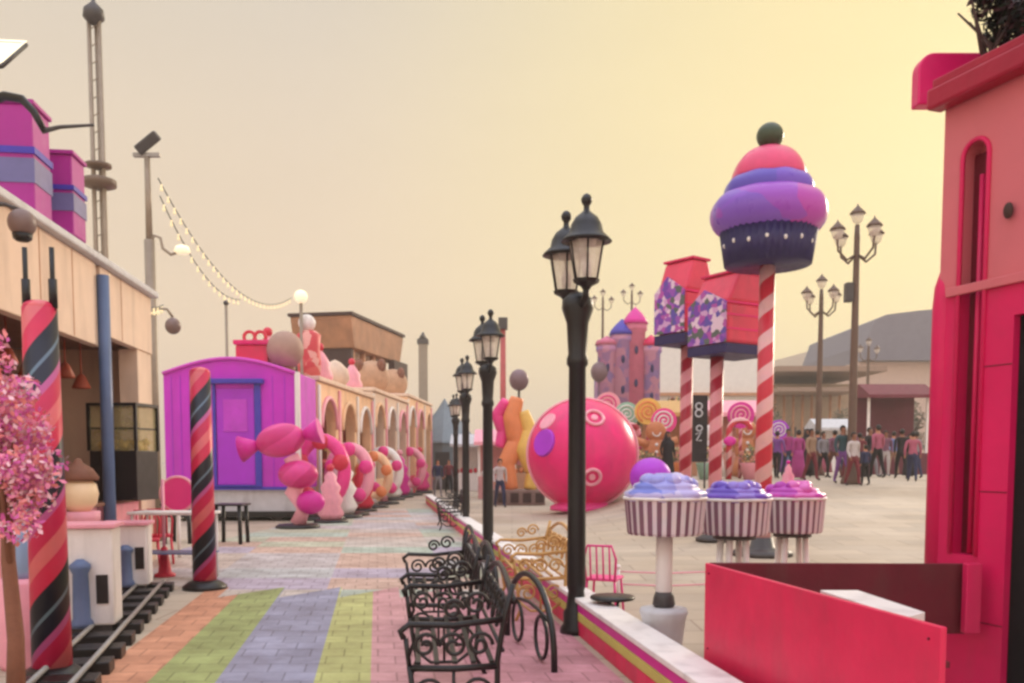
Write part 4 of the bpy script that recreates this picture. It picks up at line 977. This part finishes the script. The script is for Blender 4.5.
stall(672, 36, 2.0, 2.6, tan_, gold, 'tan stall with golden roof left of the black banner', orange)
stall(737, 36, 2.2, 2.6, mat('dusty_rose_board', (196, 140, 128), .6), lpink, 'dusty rose stall between the spiral poles and the crowd', gold)
# fairground decorations filling the middle distance
def lolly(px, Y, pyt, m1, m2, lab, rr=.5):
    p = pt(px, pyt, Y); h0 = H(p.x, Y); t = thing('lollipop', lab, 'decoration', (p.x, Y, h0)); z = p.z-h0-rr
    q = MB(); q.cyl((0, 0, 0), (0, 0, z), .06, n=10); q.build('stick', candy2, t)
    q = MB(); q.cyl((0, -.07, z), (0, .07, z), rr, n=28); d_ = q.build('disc', m1, t)
    q = MB(); pts = [((rr*.85*(i/40))*cos(i*.42), -.085, z+(rr*.85*(i/40))*sin(i*.42)) for i in range(1, 41)]; q.tube(pts, .035, 5); q.build('swirl', m2, d_)
def cane(px, Y, hgt, mm_, lab, fl=1):
    x = gx(px, Y); t = thing('candy_cane', lab, 'decoration', (x, Y, H(x, Y)))
    q = MB(); q.tube([(0, 0, 0), (0, 0, hgt*.7)]+[(fl*(.35-.35*cos(pi*k/8)), 0, hgt*.7+.35*sin(pi*k/8)) for k in range(1, 9)], .1, 10); q.build('cane', mm_, t)
    q = MB(); q.sph((0, -.1, hgt*.55), (.22, .1, .16), 10); q.build('bow', magenta, t)
def cookie(px, Y, hgt, m1, lab):
    x = gx(px, Y); t = thing('cookie_figure', lab, 'decoration', (x, Y, H(x, Y))); s_ = hgt/2
    q = MB(); q.sph((0, 0, 1.65*s_), (.36*s_, .16*s_, .35*s_), 16)
    q.sph((0, 0, .95*s_), (.4*s_, .18*s_, .5*s_), 16)
    for sx in (-1, 1): q.cyl((sx*.2*s_, 0, .7*s_), (sx*.35*s_, 0, 0.02), .17*s_, .16*s_, 12); q.cyl((sx*.25*s_, 0, 1.2*s_), (sx*.75*s_, 0, 1.35*s_), .14*s_, .15*s_, 12)
    q.build('cookie_body', m1, t)
    for z_ in (1.2, .95, .7): q = MB(); q.sph((0, -.2*s_, z_*s_), .06*s_, 8); q.build('button', white, t)
    q = MB(); q.ring((0, -.17*s_, 1.62*s_), .13*s_, .025*s_, 'xz', 10, a0=pi, a1=2*pi); q.build('smile', white, t)
ginger = mat('gingerbread', (184, 116, 76), .6, .15)
lolly(608, 40, 392, lpink, pink, 'pale pink swirl lollipop above the right side of the giant ball', .55)
lolly(627, 37, 402, mint, white, 'mint green swirl lollipop before the castle gate', .5)
lolly(648, 34, 398, yellow, orange, 'yellow and orange swirl lollipop right of the castle', .5)
lolly(664, 32, 408, pink, white, 'hot pink and white swirl lollipop left of the spiral poles', .45)
lolly(741, 31, 402, magenta, lpink, 'magenta swirl lollipop between the black banner and cupcake pole', .45)
lolly(779, 45, 420, violet, white, 'violet swirl lollipop right of the cupcake pole', .5)
cane(617, 35, 2.6, candy, 'red and white candy cane standing before the castle, hooked to the right')
cane(638, 33, 2.4, candy2, 'dark red candy cane hooked to the left, before the castle', -1)
cane(728, 30, 2.3, candy, 'red and white candy cane beside the dusty rose stall')
cookie(655, 31, 2.0, ginger, 'gingerbread figure left of the person in black robe')
cookie(745, 33, 2.1, ginger, 'gingerbread figure beside the cupcake pole')
cookie(538, 40, 2.4, lpink, 'pale pink cookie figure behind the left edge of the giant ball')
cookie(712, 34, 2.0, white, 'white cookie figure right of the black banner')
for px, Y, m1, lab in ((672, 31, orange, 'orange'), (708, 30, mint, 'mint green'), (752, 30, lpink, 'pale pink'), (645, 29.5, yellow, 'yellow')):
    x = gx(px, Y); t = thing('planter_tub', lab+' planter tub of flowers behind the cupcake tables', 'planter', (x, Y, H(x, Y)))
    q = MB(); q.lathe([(.3, 0), (.42, .5), (.45, .55), (.38, .55)], 16); q.build('tub', m1, t)
    q = MB(); leaves(q, (0, 0, .8), (.5, .5, .35), 260, .08, 4, 0); q.build('flowers', fl_, t)
# ================================================================ PLAZA GLOBE LAMPS
def globe_lamp(px, Y, pyt, lab, heads=5, box=False):
    p = pt(px, pyt, Y); h0 = H(p.x, Y); t = thing('globe_lamp', lab, 'street lamp', (p.x, Y, h0), group='multi globe plaza lamps'); zt = p.z-h0
    m = mat('bronze_paint', (96, 74, 62), .5, .15, 5)
    q = MB(); q.lathe([(.3, 0), (.3, .1), (.2, .3), (.13, .9), (.11, zt*.5), (.085, zt-1.0), (.07, zt-.65)], 14); q.build('pole', m, t)
    hs = [(0, 0, zt-.42)]
    n = heads-1
    for k in range(n):
        a = 2*pi*k/n+.35; R_ = .72; q = MB()
        q.tube([(0, 0, zt-1.5), (R_*.5*cos(a), R_*.5*sin(a), zt-1.7), (R_*.95*cos(a), R_*.95*sin(a), zt-1.45), (R_*cos(a), R_*sin(a), zt-1.1)], .035, 6); q.build('arm', m, t)
        hs.append((R_*cos(a), R_*sin(a), zt-.95))
    for (x, y, z) in hs:
        q = MB(); q.lathe([(.06, -.2), (.14, -.12), (.2, .06), (.18, .1)], 10, (x, y, z)); g_ = q.build('globe', frost, t)
        q = MB(); q.lathe([(.24, .1), (.2, .16), (.08, .28), (.03, .34), (0, .42)], 10, (x, y, z)); q.build('cap', m, g_)
    if box: q = MB(); q.bb(-.32, -.1, -.14, .14, zz(302, Y)-h0, zz(283, Y)-h0); q.build('speaker_box', dkgrey, t, .02)
    return t
globe_lamp(858, 27.5, 203, 'tallest bronze multi globe lamp post with a dark box on its pole', 5, True)
globe_lamp(822, 37, 273, 'middle bronze multi globe lamp post left of the tallest one', 5)
globe_lamp(869, 62, 336, 'small far multi globe lamp post before the grey curved roof', 3)
globe_lamp(603, 70, 288, 'thin far globe lamp post left above the castle', 3)
globe_lamp(632, 70, 282, 'thin far globe lamp post right above the castle', 3)
# ================================================================ BACKGROUND RIGHT
Yg = 95
def bg(px, Y): 
    x = pt(px, 400, Y).x; return x, H(x, Y)
x, h0 = bg(920, Yg); t = thing('curved_roof_hall', 'large hall with grey curved roof beyond the crowd', 'building', (x, Yg, h0))
s = Yg/F; zt = zz(313, Yg)-h0; zw = zz(352, Yg)-h0
q = MB(); q.bb(-62*s, 150*s, 0, 18, 0, zw-1.02); q.build('wall', mat('pinkish_render', (200, 176, 164), .8, .06), t)
pr = [(-62*s, zw-1.0), (-60*s, zw+.6), (-52*s, zt-.9), (-40*s, zt-.35), (-10*s, zt+.05), (40*s, zt+.5), (100*s, zt+.7), (150*s, zt+.3), (152*s, zw-1.0)]
q = MB(); q.prism(pr, -1.2, 19, 'y'); q.build('roof', mat('blue_grey_sheet', (118, 116, 128), .6, .08, 2), t)
for k in range(9): q = MB(); q.bb(-58*s+k*2.3, -57*s+k*2.3+1.3, -.06, 0, 3.0, 5.0); q.build('window', mat('dusky_pane', (92, 84, 84), .2), t)
x, h0 = bg(812, 80); t = thing('canopy_building', 'low beige building with flat layered canopy behind the lamp posts', 'building', (x, 80, h0)); s = 80/F
q = MB(); q.bb(-48*s, 52*s, 0, 8, 0, zz(384, 80)-h0); q.build('wall', mat('beige_render', (186, 166, 146), .8), t)
for a, b in ((372, 377), (392, 396)): q = MB(); q.bb(-52*s, 24*s if a > 380 else 50*s, -1.4-.01*a, 8.2, zz(b, 80)-h0, zz(a, 80)-h0); q.build('canopy', mat('taupe_slab', (150, 126, 112), .8), t)
for k in range(8): q = MB(); q.bb(-45*s+k*11.5*s, -38*s+k*11.5*s, -.06, 0, 1.0, 3.6); q.build('window', mat('dusky_pane', (92, 84, 84), .2), t)
for k in range(9): q = MB(); q.cyl((-50*s+k*9*s, -1.3, 0), (-50*s+k*9*s, -1.3, zz(396, 80)-h0), .12, n=8); q.build('column', tan_, t)
# pale ridge on the skyline
x, h0 = bg(810, 320); q = MB()
pr = [(-90, 0), (-90, 10), (-50, 24), (-20, 34), (10, 42), (35, 46), (80, 40), (130, 30), (170, 20), (170, 0)]
q.prism([(x+a, h0+b*1.0) for a, b in pr], 320, 400, 'y'); tag(q.build('hills', mat('far_ridge', (176, 160, 146), .9, .1, .05)), kind='structure')
# dark maroon stall + teal van shapes behind the crowd
stall(896, 40, 2.7, 3.6, mat('maroon_board', (96, 34, 50), .6), mat('maroon_roof', (110, 40, 56), .6), 'dark maroon stall behind the crowd near the crimson tower', lblue)
stall(845, 52, 3.4, 2.6, white, pgrey, 'white topped stall right of the teal van behind the crowd', lpink)
def van(px, Y, lab, m):
    x, h0 = bg(px, Y); t = thing('parked_van', lab, 'van', (x, Y, h0))
    q = MB(); q.prism([(-2.3, .35), (2.3, .35), (2.35, 1.1), (1.7, 1.25), (1.2, 2.0), (-2.2, 2.05), (-2.35, 1.2)], 0, 1.8, 'y'); q.build('body', m, t, .06)
    q = MB(); q.prism([(1.55, 1.3), (1.1, 1.85), (.3, 1.85), (.3, 1.3)], -.015, .0, 'y'); q.bb(-.5, .2, -.015, 0, 1.3, 1.85); q.bb(-1.9, -.6, -.015, 0, 1.3, 1.85); q.build('window', navy, t)
    for xx in (-1.4, 1.45):
        q = MB(); q.cyl((xx, -.03, .35), (xx, .2, .35), .35, n=20); w = q.build('wheel', black, t); q = MB(); q.cyl((xx, -.04, .35), (xx, -.031, .35), .2, n=16); q.build('rim', grey, w)
    q = MB(); q.bb(2.3, 2.37, .1, .4, .85, 1.0); q.build('headlight', white, t)
van(818, 55, 'teal grey van parked behind the crowd', mat('teal_paint', (92, 122, 124), .35))
van(770, 58, 'white van parked behind the crowd near the cupcake pole', white)
for i, (px, Y) in enumerate(((757, 66), (778, 70), (850, 66), (905, 58))):
    tree(px, Y, (5.2, 4.6, 5.0, 4.4)[i], 1.6, gl, ('dusty tree just right of the cupcake pole', 'small dusty tree left of the middle globe lamp', 'dusty tree between the two plaza lamps', 'low dusty tree behind the maroon stall')[i], 1100, .3)
# ================================================================ LEFT MASTS AND LIGHTS
Y = 20; p = pt(101, 250, Y); mm = mat('weathered_mast', (150, 136, 120), .5, .12, 4, metal=.2)
t = thing('lattice_mast', 'tall twin tube mast with ring collar behind the beige kiosk', 'mast', (p.x, Y, 0)); zt = zz(12, Y)
q = MB()
for dx in (-.11, .11): q.cyl((dx, 0, 0), (dx, 0, zt), .055, .045, 12)
q.cyl((0, .1, 0), (0, .1, zt), .04, n=10)
for k in range(28): z = 1+k*(zt-1)/28; q.cyl((-.11, 0, z), (.11, 0, z+.12), .012, n=5)
q.build('tubes', mm, t)
q = MB(); zc_ = zz(183, Y); q.lathe([(.2, zc_-.12), (.36, zc_-.06), (.36, zc_+.06), (.2, zc_+.12)], 20); q.lathe([(.14, zc_+.3), (.27, zc_+.34), (.27, zc_+.4), (.14, zc_+.44)], 20); q.build('collar', mat('bronzed_collar', (112, 94, 80), .5), t)
q = MB(); q.lathe([(.1, zt-.25), (.22, zt-.12), (.2, zt+.05), (.05, zt+.2), (.025, zt+.3), (.02, zt+2.2)], 16); q.build('finial', dkgrey, t)
# near lamp with curved arm (post stands outside the frame)
Y = 9.0; t = thing('arched_street_lamp', 'black arched arm street lamp with lit panel at top left corner', 'street lamp', (0, 0, 0))
P = [pt(-60, 693, Y), pt(-60, 300, Y), pt(-40, 130, Y), pt(-14, 102, Y), pt(5, 96, Y), pt(22, 99, Y), pt(34, 112, Y), pt(45, 132, Y)]
P[0].z = 0
q = MB(); q.tube(P, [.07, .06, .05, .045, .045, .04, .035, .03], 10); q.build('post', black, t)
q = MB(); q.tube([pt(43, 131, Y), pt(60, 127, Y), pt(94, 125, Y)], [.028, .02, .014], 8); q.build('arm', dkgrey, t)
a, b, c, d = pt(-30, 42, Y), pt(26, 45, Y), pt(2, 66, Y-.4), pt(-44, 74, Y-.4)
q = MB(); vs = [q.bm.verts.new(v) for v in (a, b, c, d)]; vs2 = [q.bm.verts.new(v+Vector((0, .02, .05))) for v in (a, b, c, d)]
q.bm.faces.new(vs); q.bm.faces.new(vs2[::-1])
for k in range(4): q.bm.faces.new((vs[k], vs[(k+1) % 4], vs2[(k+1) % 4], vs2[k]))
q.build('lit_panel', lamplit, t)
q = MB(); q.tube([a, b, c, d], .022, 6, True); q.tube([pt(-40, 132, Y), pt(-36, 70, Y-.2)], .03, 6); q.build('panel_frame', dkgrey, t)
# round speaker lamp on bracket
Y = 8.6; p = pt(22, 223, Y)
t = thing('bracket_lamp', 'round grey lamp on a bracket at the near end of the kiosk roof', 'lamp', (p.x, Y, p.z))
q = MB(); q.sph((0, 0, 0), (.125, .125, .13), 20); q.build('globe', mat('taupe_metal', (120, 100, 96), .4), t)
q = MB(); q.lathe([(.05, -.17), (.08, -.15), (.09, -.1)], 14); q.build('lens', black, t)
q = MB(); q.tube([(-.02, 0, .12), (-.15, 0, .17), (-.6, 0, .16)], .02, 6); q.build('bracket', dkgrey, t)
# floodlight pole
Y = 18; p = pt(151, 300, Y)
t = thing('floodlight_pole', 'grey pole with tilted floodlight and curved bracket behind the kiosk', 'floodlight', (p.x, Y, 0)); zt = zz(157, Y)
q = MB(); q.cyl((0, 0, 0), (0, 0, zz(240, Y)), .1, n=14); q.cyl((0, 0, zz(240, Y)), (0, 0, zt), .065, .055, 14); q.build('pole', mm, t)
q = MB(); q.bb(-.26, .26, -.05, .05, zt, zt+.07); q.build('crossbar', grey, t)
q = MB(); q.box((0.02, 0, zt+.27), (.5, .30, .2), ry=R(-38), rx=R(25)); q.build('floodlight', dkgrey, t, .03)
q = MB(); zk = zz(238, Y); q.tube([(-.02, 0, zk-.15), (.1, 0, zk+.05), (.22, 0, zk), (.26, 0, zk-.2), (.42, 0, zk-.32), (.62, 0, zk-.25)], .03, 8); q.build('bracket', mm, t)
q = MB(); q.lathe([(.1, -.05), (.16, 0), (.12, .1), (0, .14)], 14, (.64, 0, zk-.26)); q.build('small_lamp', lamplit, t)
# globe lamp + hook lamp
Y = 26; p = pt(291, 289, Y)
t = thing('ball_lamp', 'single glowing ball lamp on thin pole above the purple wagon', 'street lamp', (p.x, Y+1.2, 0))
q = MB(); q.cyl((0, 0, 0), (0, 0, p.z-.1), .05, n=10); q.build('pole', mm, t); q = MB(); q.sph((0, 0, p.z), .2, 16); q.build('globe', lamplit, t)
Y = 16.5; p = pt(173, 326, Y)
t = thing('hook_lamp', 'small round lamp hooked from the far corner of the kiosk', 'lamp', (p.x, Y, 0))
q = MB(); q.tube([(-.42, 0, 0), (-.42, 0, p.z+.1), (-.35, 0, p.z+.32), (-.1, 0, p.z+.3), (0, 0, p.z+.16)], .025, 8); q.build('hook', mm, t)
q = MB(); q.sph((0, 0, p.z), (.14, .14, .15), 16); q.build('globe', mat('taupe_metal', (120, 100, 96), .4), t)
# string lights
def string(pA, pB, sag, n, lab):
    t = thing('string_lights', lab, 'string lights', (0, 0, 0), group='strings of lights on the left')
    P = [pA.lerp(pB, i/40)-Vector((0, 0, sag*4*(i/40)*(1-i/40))) for i in range(41)]
    q = MB(); q.tube(P, .012, 5); q.build('wire', dkgrey, t)
    for k in range(n):
        f = (k+.5)/n*40; i = int(f); v = P[i].lerp(P[min(40, i+1)], f-i)
        q = MB(); q.cyl(v, v-Vector((0, 0, .07)), .018, n=6); q.sph(v-Vector((0, 0, .10)), .034, 8); q.build('light_bulb', bulbm, t)
string(pt(158, 178, 18), pt(291, 298, 27.0), 1.0, 30, 'long string of lights sagging from floodlight pole to ball lamp')
string(pt(160, 196, 18), pt(240, 300, 24.0), .5, 14, 'short string of lights below the long one')
string(pt(104, 262, 12.4), pt(163, 305, 17), .25, 12, 'string of lights along the kiosk roof')
Y = 30; p = pt(226, 303, Y)
t = thing('thin_pole', 'thin pale pole carrying a cable above the purple wagon', 'pole', (p.x, Y, 0)); q = MB(); q.cyl((0, 0, 0), (0, 0, p.z), .05, n=8); q.build('shaft', mm, t); q = MB(); q.sph((0, 0, p.z), .09, 10); q.build('cap', dkgrey, t)
# ================================================================ PEOPLE
skinm = [mat('skin_a', (176, 120, 92), .6, .05), mat('skin_b', (132, 86, 64), .6, .05)]
hairm = mat('black_hair', (28, 22, 20), .6)
def person(x, Y, face, top, bottom, kind, sk, label, step=.0, hgt=1.7):
    s = hgt/1.7; sw = .2
    V = []; E = []; Rr = []
    def v(p, r, par=None):
        V.append(p); Rr.append(r)
        if par is not None: E.append((par, len(V)-1))
        return len(V)-1
    pel = v((0, 0, .92), (.15, .11)); wa = v((0, 0, 1.08), (.13, .1), pel); ch = v((0, -.005, 1.3), (.165, .11), wa); nk = v((0, 0, 1.44), (.06, .06), ch); v((0, -.01, 1.5), (.06, .06), nk); hb = v((0, -.015, 1.57), (.078, .09), len(V)-1); v((0, -.015, 1.65), (.06, .07), hb)
    for sx in (-1, 1):
        st = step*sx
        hp_ = v((sx*.09, 0, .86), (.095, .1), pel); kn = v((sx*.1, -.12*abs(step)-st*.55, .48), (.062, .066), hp_); an = v((sx*.1, -st+.05, .09), (.042, .045), kn); v((sx*.11, -st-.1, .035), (.04, .03), an)
        sh = v((sx*.19, 0, 1.37), (.06, .06), ch); el = v((sx*.25, .03+st*.25, 1.1), (.045, .045), sh); wr = v((sx*.25, -.06+st*.5, .87), (.032, .032), el); v((sx*.245, -.09+st*.55, .79), (.034, .022), wr)
    me = bpy.data.meshes.new('tmp'); me.from_pydata([Vector(p) for p in V], E, []); me.update()
    o = bpy.data.objects.new('tmp', me); COL.objects.link(o)
    o.modifiers.new('skin', 'SKIN'); 
    sv = me.skin_vertices[0].data
    for i, r in enumerate(Rr): sv[i].radius = r
    sv[0].use_root = True
    sb = o.modifiers.new('sub', 'SUBSURF'); sb.levels = 1; sb.render_levels = 1
    dg = bpy.context.evaluated_depsgraph_get(); nm = bpy.data.meshes.new_from_object(o.evaluated_get(dg))
    bpy.data.objects.remove(o); nm.name = 'person'
    while len(nm.materials): nm.materials.pop()
    for m in (top, bottom, sk, black): nm.materials.append(m)
    for f in nm.polygons:
        f.use_smooth = True; c = f.center
        f.material_index = 3 if c.z < .08 else 2 if (c.z > 1.43 or (abs(c.x) > .2 and c.z < .9)) else (0 if c.z > .95 or abs(c.x) > .2 else 1)
    b = bpy.data.objects.new('person', nm); COL.objects.link(b)
    b.location = (x, Y, H(x, Y)); b.rotation_euler = (0, 0, face); b.scale = (s,)*3
    tag(b, label, 'person', 'people strolling across the plaza')
    q = MB(); q.sph((0, .012, 1.61), (.088, .1, .1), 14)
    for vv in list(q.bm.verts):
        if vv.co.y < -.035 and vv.co.z < 1.655: q.bm.verts.remove(vv)
    if kind == 2: q.lathe([(.085, 1.62), (.11, 1.5), (.15, 1.4), (.13, 1.36)], 14, (0, .035, 0))
    q.build('hair' if kind != 2 else 'headscarf', hairm if kind != 2 else bottom, b)
    if kind == 2 or kind == 3:
        z1 = 1.36 if kind == 2 else 1.0
        q = MB(); q.lathe([(.27, .06), (.24, .4), (.19, .8), (.165, 1.0)]+([(.18, 1.25), (.12, z1+.04)] if kind == 2 else []), 18, wob=.05, nw=6); q.build('dress', bottom, b)
CM = {}
def cm(n, c): return mat('cloth_'+n, c, .85, .12, 8, .1)
cl = {'black': cm('black', (30, 26, 30)), 'navy': cm('navy', (44, 48, 78)), 'mauve': cm('mauve', (120, 74, 96)), 'magenta': cm('magenta', (160, 56, 122)), 'brown': cm('brown', (100, 60, 50)), 'grey': cm('grey', (130, 126, 130)), 'white': cm('white', (186, 176, 174)), 'maroon': cm('maroon', (110, 40, 50)), 'blue': cm('blue', (90, 110, 160)), 'beige': cm('beige', (150, 122, 100)), 'pink': cm('pink', (168, 88, 110)), 'purple': cm('purple', (120, 70, 140)), 'olive': cm('olive', (90, 88, 64)), 'teal': cm('teal', (44, 70, 76))}
PP = [ # px, Y, face, top, bottom, kind, step
 (776, 31, 150, 'purple', 'black', 0, .25), (787, 33, 10, 'magenta', 'navy', 0, .2), (797, 30, 200, 'magenta', 'magenta', 3, .1), (806, 33, 0, 'black', 'black', 2, .0),
 (816, 36, 170, 'navy', 'brown', 0, .3), (822, 31.5, 20, 'grey', 'black', 0, .2), (833, 32, 190, 'mauve', 'brown', 0, .3), (839, 37, 0, 'white', 'navy', 0, .1),
 (849, 30, 180, 'mauve', 'maroon', 3, .0), (858, 31, 160, 'maroon', 'black', 3, .1), (862, 36, 20, 'beige', 'beige', 0, .1), (868, 33, 30, 'black', 'grey', 0, .3), (876, 31.5, 200, 'pink', 'black', 0, .2), (884, 35, 0, 'mauve', 'white', 0, .1),
 (892, 37, 180, 'blue', 'beige', 0, .2), (900, 30.3, 170, 'black', 'black', 0, .35), (908, 34, 10, 'maroon', 'black', 2, 0), (914, 31, 190, 'grey', 'navy', 0, .2), (766, 38, 0, 'brown', 'black', 0, .1), (845, 41, 20, 'teal', 'black', 0, .1), (826, 43, 180, 'pink', 'pink', 3, .0), (871, 44, 0, 'white', 'black', 0, .1), (888, 43, 90, 'olive', 'brown', 0, .2), (790, 42, 0, 'blue', 'grey', 0, .2), (782, 45, 180, 'black', 'purple', 2, 0), (667, 29, 20, 'black', 'black', 2, 0), (803, 40, 60, 'mauve', 'black', 0, .2)]
PP += [(852, 26.8, 20, 'white', 'maroon', 0, .2), (864, 27.0, 200, 'navy', 'black', 0, .1), (841, 27.6, 10, 'teal', 'purple', 0, .2), (911, 28.5, 160, 'pink', 'navy', 0, .25), (810, 29, 30, 'beige', 'maroon', 0, .2)]
words = {0: 'top and {b} trousers', 2: 'robe', 3: 'top and long {b} skirt'}
PL = [(2.2, 0, 0)]
for i, (px, Y, fa, a, b, k, st) in enumerate(PP):
    x = gx(px, Y); verb = 'walking' if st >= .2 else 'standing'; kid = px in (839, 871, 790, 864, 845)
    if k == 2: lab = f'{verb} person in a long {b} robe and headscarf'
    elif k == 3: lab = f'{verb} person in a {a} top and long {b} skirt'
    else: lab = f'{verb} person in a {a} top and {b} trousers'
    lab += ' '+{776: 'nearest the cupcake pole', 806: 'left of the middle lamp', 908: 'beside the crimson tower', 667: 'left of the spiral poles', 900: 'beside the crimson tower edge', 782: 'far back by the white van'}.get(px, 'among the crowd on the plaza')
    person(x, Y, R(fa), cl[a], cl[b], k, skinm[i % 2], lab.replace('person', 'small person') if kid else lab, st, random.uniform(1.1, 1.3) if kid else random.uniform(1.55, 1.86))
# a few strollers far down the walkway
for px, Y, a, b, k, lab in ((438, 40, 'navy', 'grey', 0, 'person in navy top walking by the grey tent'), (449, 44, 'maroon', 'black', 0, 'person in maroon top walking at the end of the walkway'), (500, 31, 'white', 'navy', 0, 'person in white top standing by the twisted figure platform')):
    person(gx(px, Y), Y, R(20), cl[a], cl[b], k, skinm[0], lab, .2, 1.68)
# ================================================================ HAZE
HAZE = True
if HAZE:
    m = bpy.data.materials.new('air'); m.use_nodes = True; N = m.node_tree.nodes; N.clear()
    o = N.new('ShaderNodeOutputMaterial'); v = N.new('ShaderNodeVolumePrincipled'); v.inputs['Color'].default_value = (1, .92, .84, 1); v.inputs['Density'].default_value = .0017
    v.inputs['Anisotropy'].default_value = .3
    m.node_tree.links.new(v.outputs[0], o.inputs['Volume'])
    q = MB(); q.bb(-402, 402, -32, 902, -1, 60); tag(q.build('haze', m), kind='stuff')
# ================================================================ LIGHT
SAZ = R(38); SEL = R(16)                       # azimuth right of the view, elevation
sdir = Vector((sin(SAZ)*cos(SEL), cos(SAZ)*cos(SEL), sin(SEL)))
sl_ = bpy.data.lights.new('sun', 'SUN'); so = bpy.data.objects.new('sun', sl_); COL.objects.link(so)
sl_.energy = 1.9; sl_.angle = R(9); sl_.color = (1, .84, .66); so.rotation_euler = (-sdir).to_track_quat('-Z', 'Y').to_euler()
w = bpy.data.worlds.new('World'); SC.world = w; w.use_nodes = True; N = w.node_tree.nodes; L = w.node_tree.links; bg_ = N['Background']; M = node_math(N, L)
tc = N.new('ShaderNodeTexCoord'); sp = N.new('ShaderNodeSeparateXYZ'); L.new(tc.outputs['Generated'], sp.inputs[0])
r = N.new('ShaderNodeValToRGB'); els = r.color_ramp.elements
st = [(0, (248, 216, 184)), (.12, (250, 222, 188)), (.3, (236, 216, 190)), (.5, (216, 208, 194)), (1, (210, 214, 228))]
while len(els) < len(st): els.new(.5)
for e, (p_, c) in zip(els, st): e.position = p_; e.color = lin(c)
L.new(sp.outputs['Z'], r.inputs['Fac'])
dt = N.new('ShaderNodeVectorMath'); dt.operation = 'DOT_PRODUCT'; dt.inputs[1].default_value = Vector((sin(R(36))*cos(R(12)), cos(R(36))*cos(R(12)), sin(R(12)))); L.new(tc.outputs['Generated'], dt.inputs[0])
mr = N.new('ShaderNodeMapRange'); mr.interpolation_type = 'SMOOTHSTEP'; mr.inputs['From Min'].default_value = .66; mr.inputs['From Max'].default_value = 1.0; L.new(dt.outputs['Value'], mr.inputs['Value'])
mx = N.new('ShaderNodeMixRGB'); L.new(mr.outputs[0], mx.inputs['Fac']); L.new(r.outputs['Color'], mx.inputs['Color1']); mx.inputs['Color2'].default_value = lin((255, 236, 170))
sky = N.new('ShaderNodeTexSky'); sky.sky_type = 'NISHITA'; sky.sun_disc = False; sky.sun_elevation = SEL; sky.sun_rotation = SAZ; sky.dust_density = 6; sky.air_density = 1.5
ms = N.new('ShaderNodeMixRGB'); ms.blend_type = 'ADD'; ms.inputs['Fac'].default_value = 1
sc_ = N.new('ShaderNodeVectorMath'); sc_.operation = 'SCALE'; sc_.inputs['Scale'].default_value = .006; L.new(sky.outputs[0], sc_.inputs[0])
cn = N.new('ShaderNodeTexNoise'); cn.inputs['Scale'].default_value = 2.2; cn.inputs['Detail'].default_value = 5; cmp_ = N.new('ShaderNodeMapping'); cmp_.inputs['Scale'].default_value = (1, 1, 3.5); L.new(tc.outputs['Generated'], cmp_.inputs['Vector']); L.new(cmp_.outputs[0], cn.inputs['Vector'])
cr = N.new('ShaderNodeMapRange'); cr.inputs['From Min'].default_value = .3; cr.inputs['From Max'].default_value = .7; cr.inputs['To Min'].default_value = .97; cr.inputs['To Max'].default_value = 1.035; L.new(cn.outputs['Fac'], cr.inputs['Value'])
cs = N.new('ShaderNodeVectorMath'); cs.operation = 'SCALE'; L.new(mx.outputs[0], cs.inputs[0]); L.new(cr.outputs[0], cs.inputs['Scale'])
L.new(cs.outputs[0], ms.inputs['Color1']); L.new(sc_.outputs[0], ms.inputs['Color2'])
zg = N.new('ShaderNodeMapRange'); zg.interpolation_type = 'SMOOTHSTEP'; zg.inputs['From Min'].default_value = .5; zg.inputs['From Max'].default_value = .9; zg.inputs['To Min'].default_value = 1; zg.inputs['To Max'].default_value = 3.0; L.new(sp.outputs['Z'], zg.inputs['Value'])
yg = N.new('ShaderNodeMapRange'); yg.interpolation_type = 'SMOOTHSTEP'; yg.inputs['From Min'].default_value = .35; yg.inputs['From Max'].default_value = -.6; yg.inputs['To Min'].default_value = 1; yg.inputs['To Max'].default_value = 1.9; L.new(sp.outputs['Y'], yg.inputs['Value'])
gg = N.new('ShaderNodeVectorMath'); gg.operation = 'SCALE'; L.new(ms.outputs[0], gg.inputs[0]); L.new(M('MAXIMUM', zg.outputs[0], yg.outputs[0]), gg.inputs['Scale'])
bt2 = N.new('ShaderNodeMixRGB'); bt2.blend_type = 'MULTIPLY'; bt2.inputs['Color2'].default_value = (.97, 1.0, 1.12, 1)
bf = N.new('ShaderNodeMapRange'); bf.interpolation_type = 'SMOOTHSTEP'; bf.inputs['From Min'].default_value = .3; bf.inputs['From Max'].default_value = -.5; L.new(sp.outputs['Y'], bf.inputs['Value']); L.new(bf.outputs[0], bt2.inputs['Fac']); L.new(gg.outputs[0], bt2.inputs['Color1'])
L.new(bt2.outputs[0], bg_.inputs['Color']); bg_.inputs['Strength'].default_value = .95
SC.view_settings.view_transform = 'Standard'; SC.view_settings.look = 'None'; SC.view_settings.exposure = 0; SC.view_settings.gamma = 1
SC.render.engine = 'CYCLES'
SC.cycles.filter_width = 2.8; SC.cycles.max_bounces = 5; SC.cycles.diffuse_bounces = 3; SC.cycles.glossy_bounces = 2
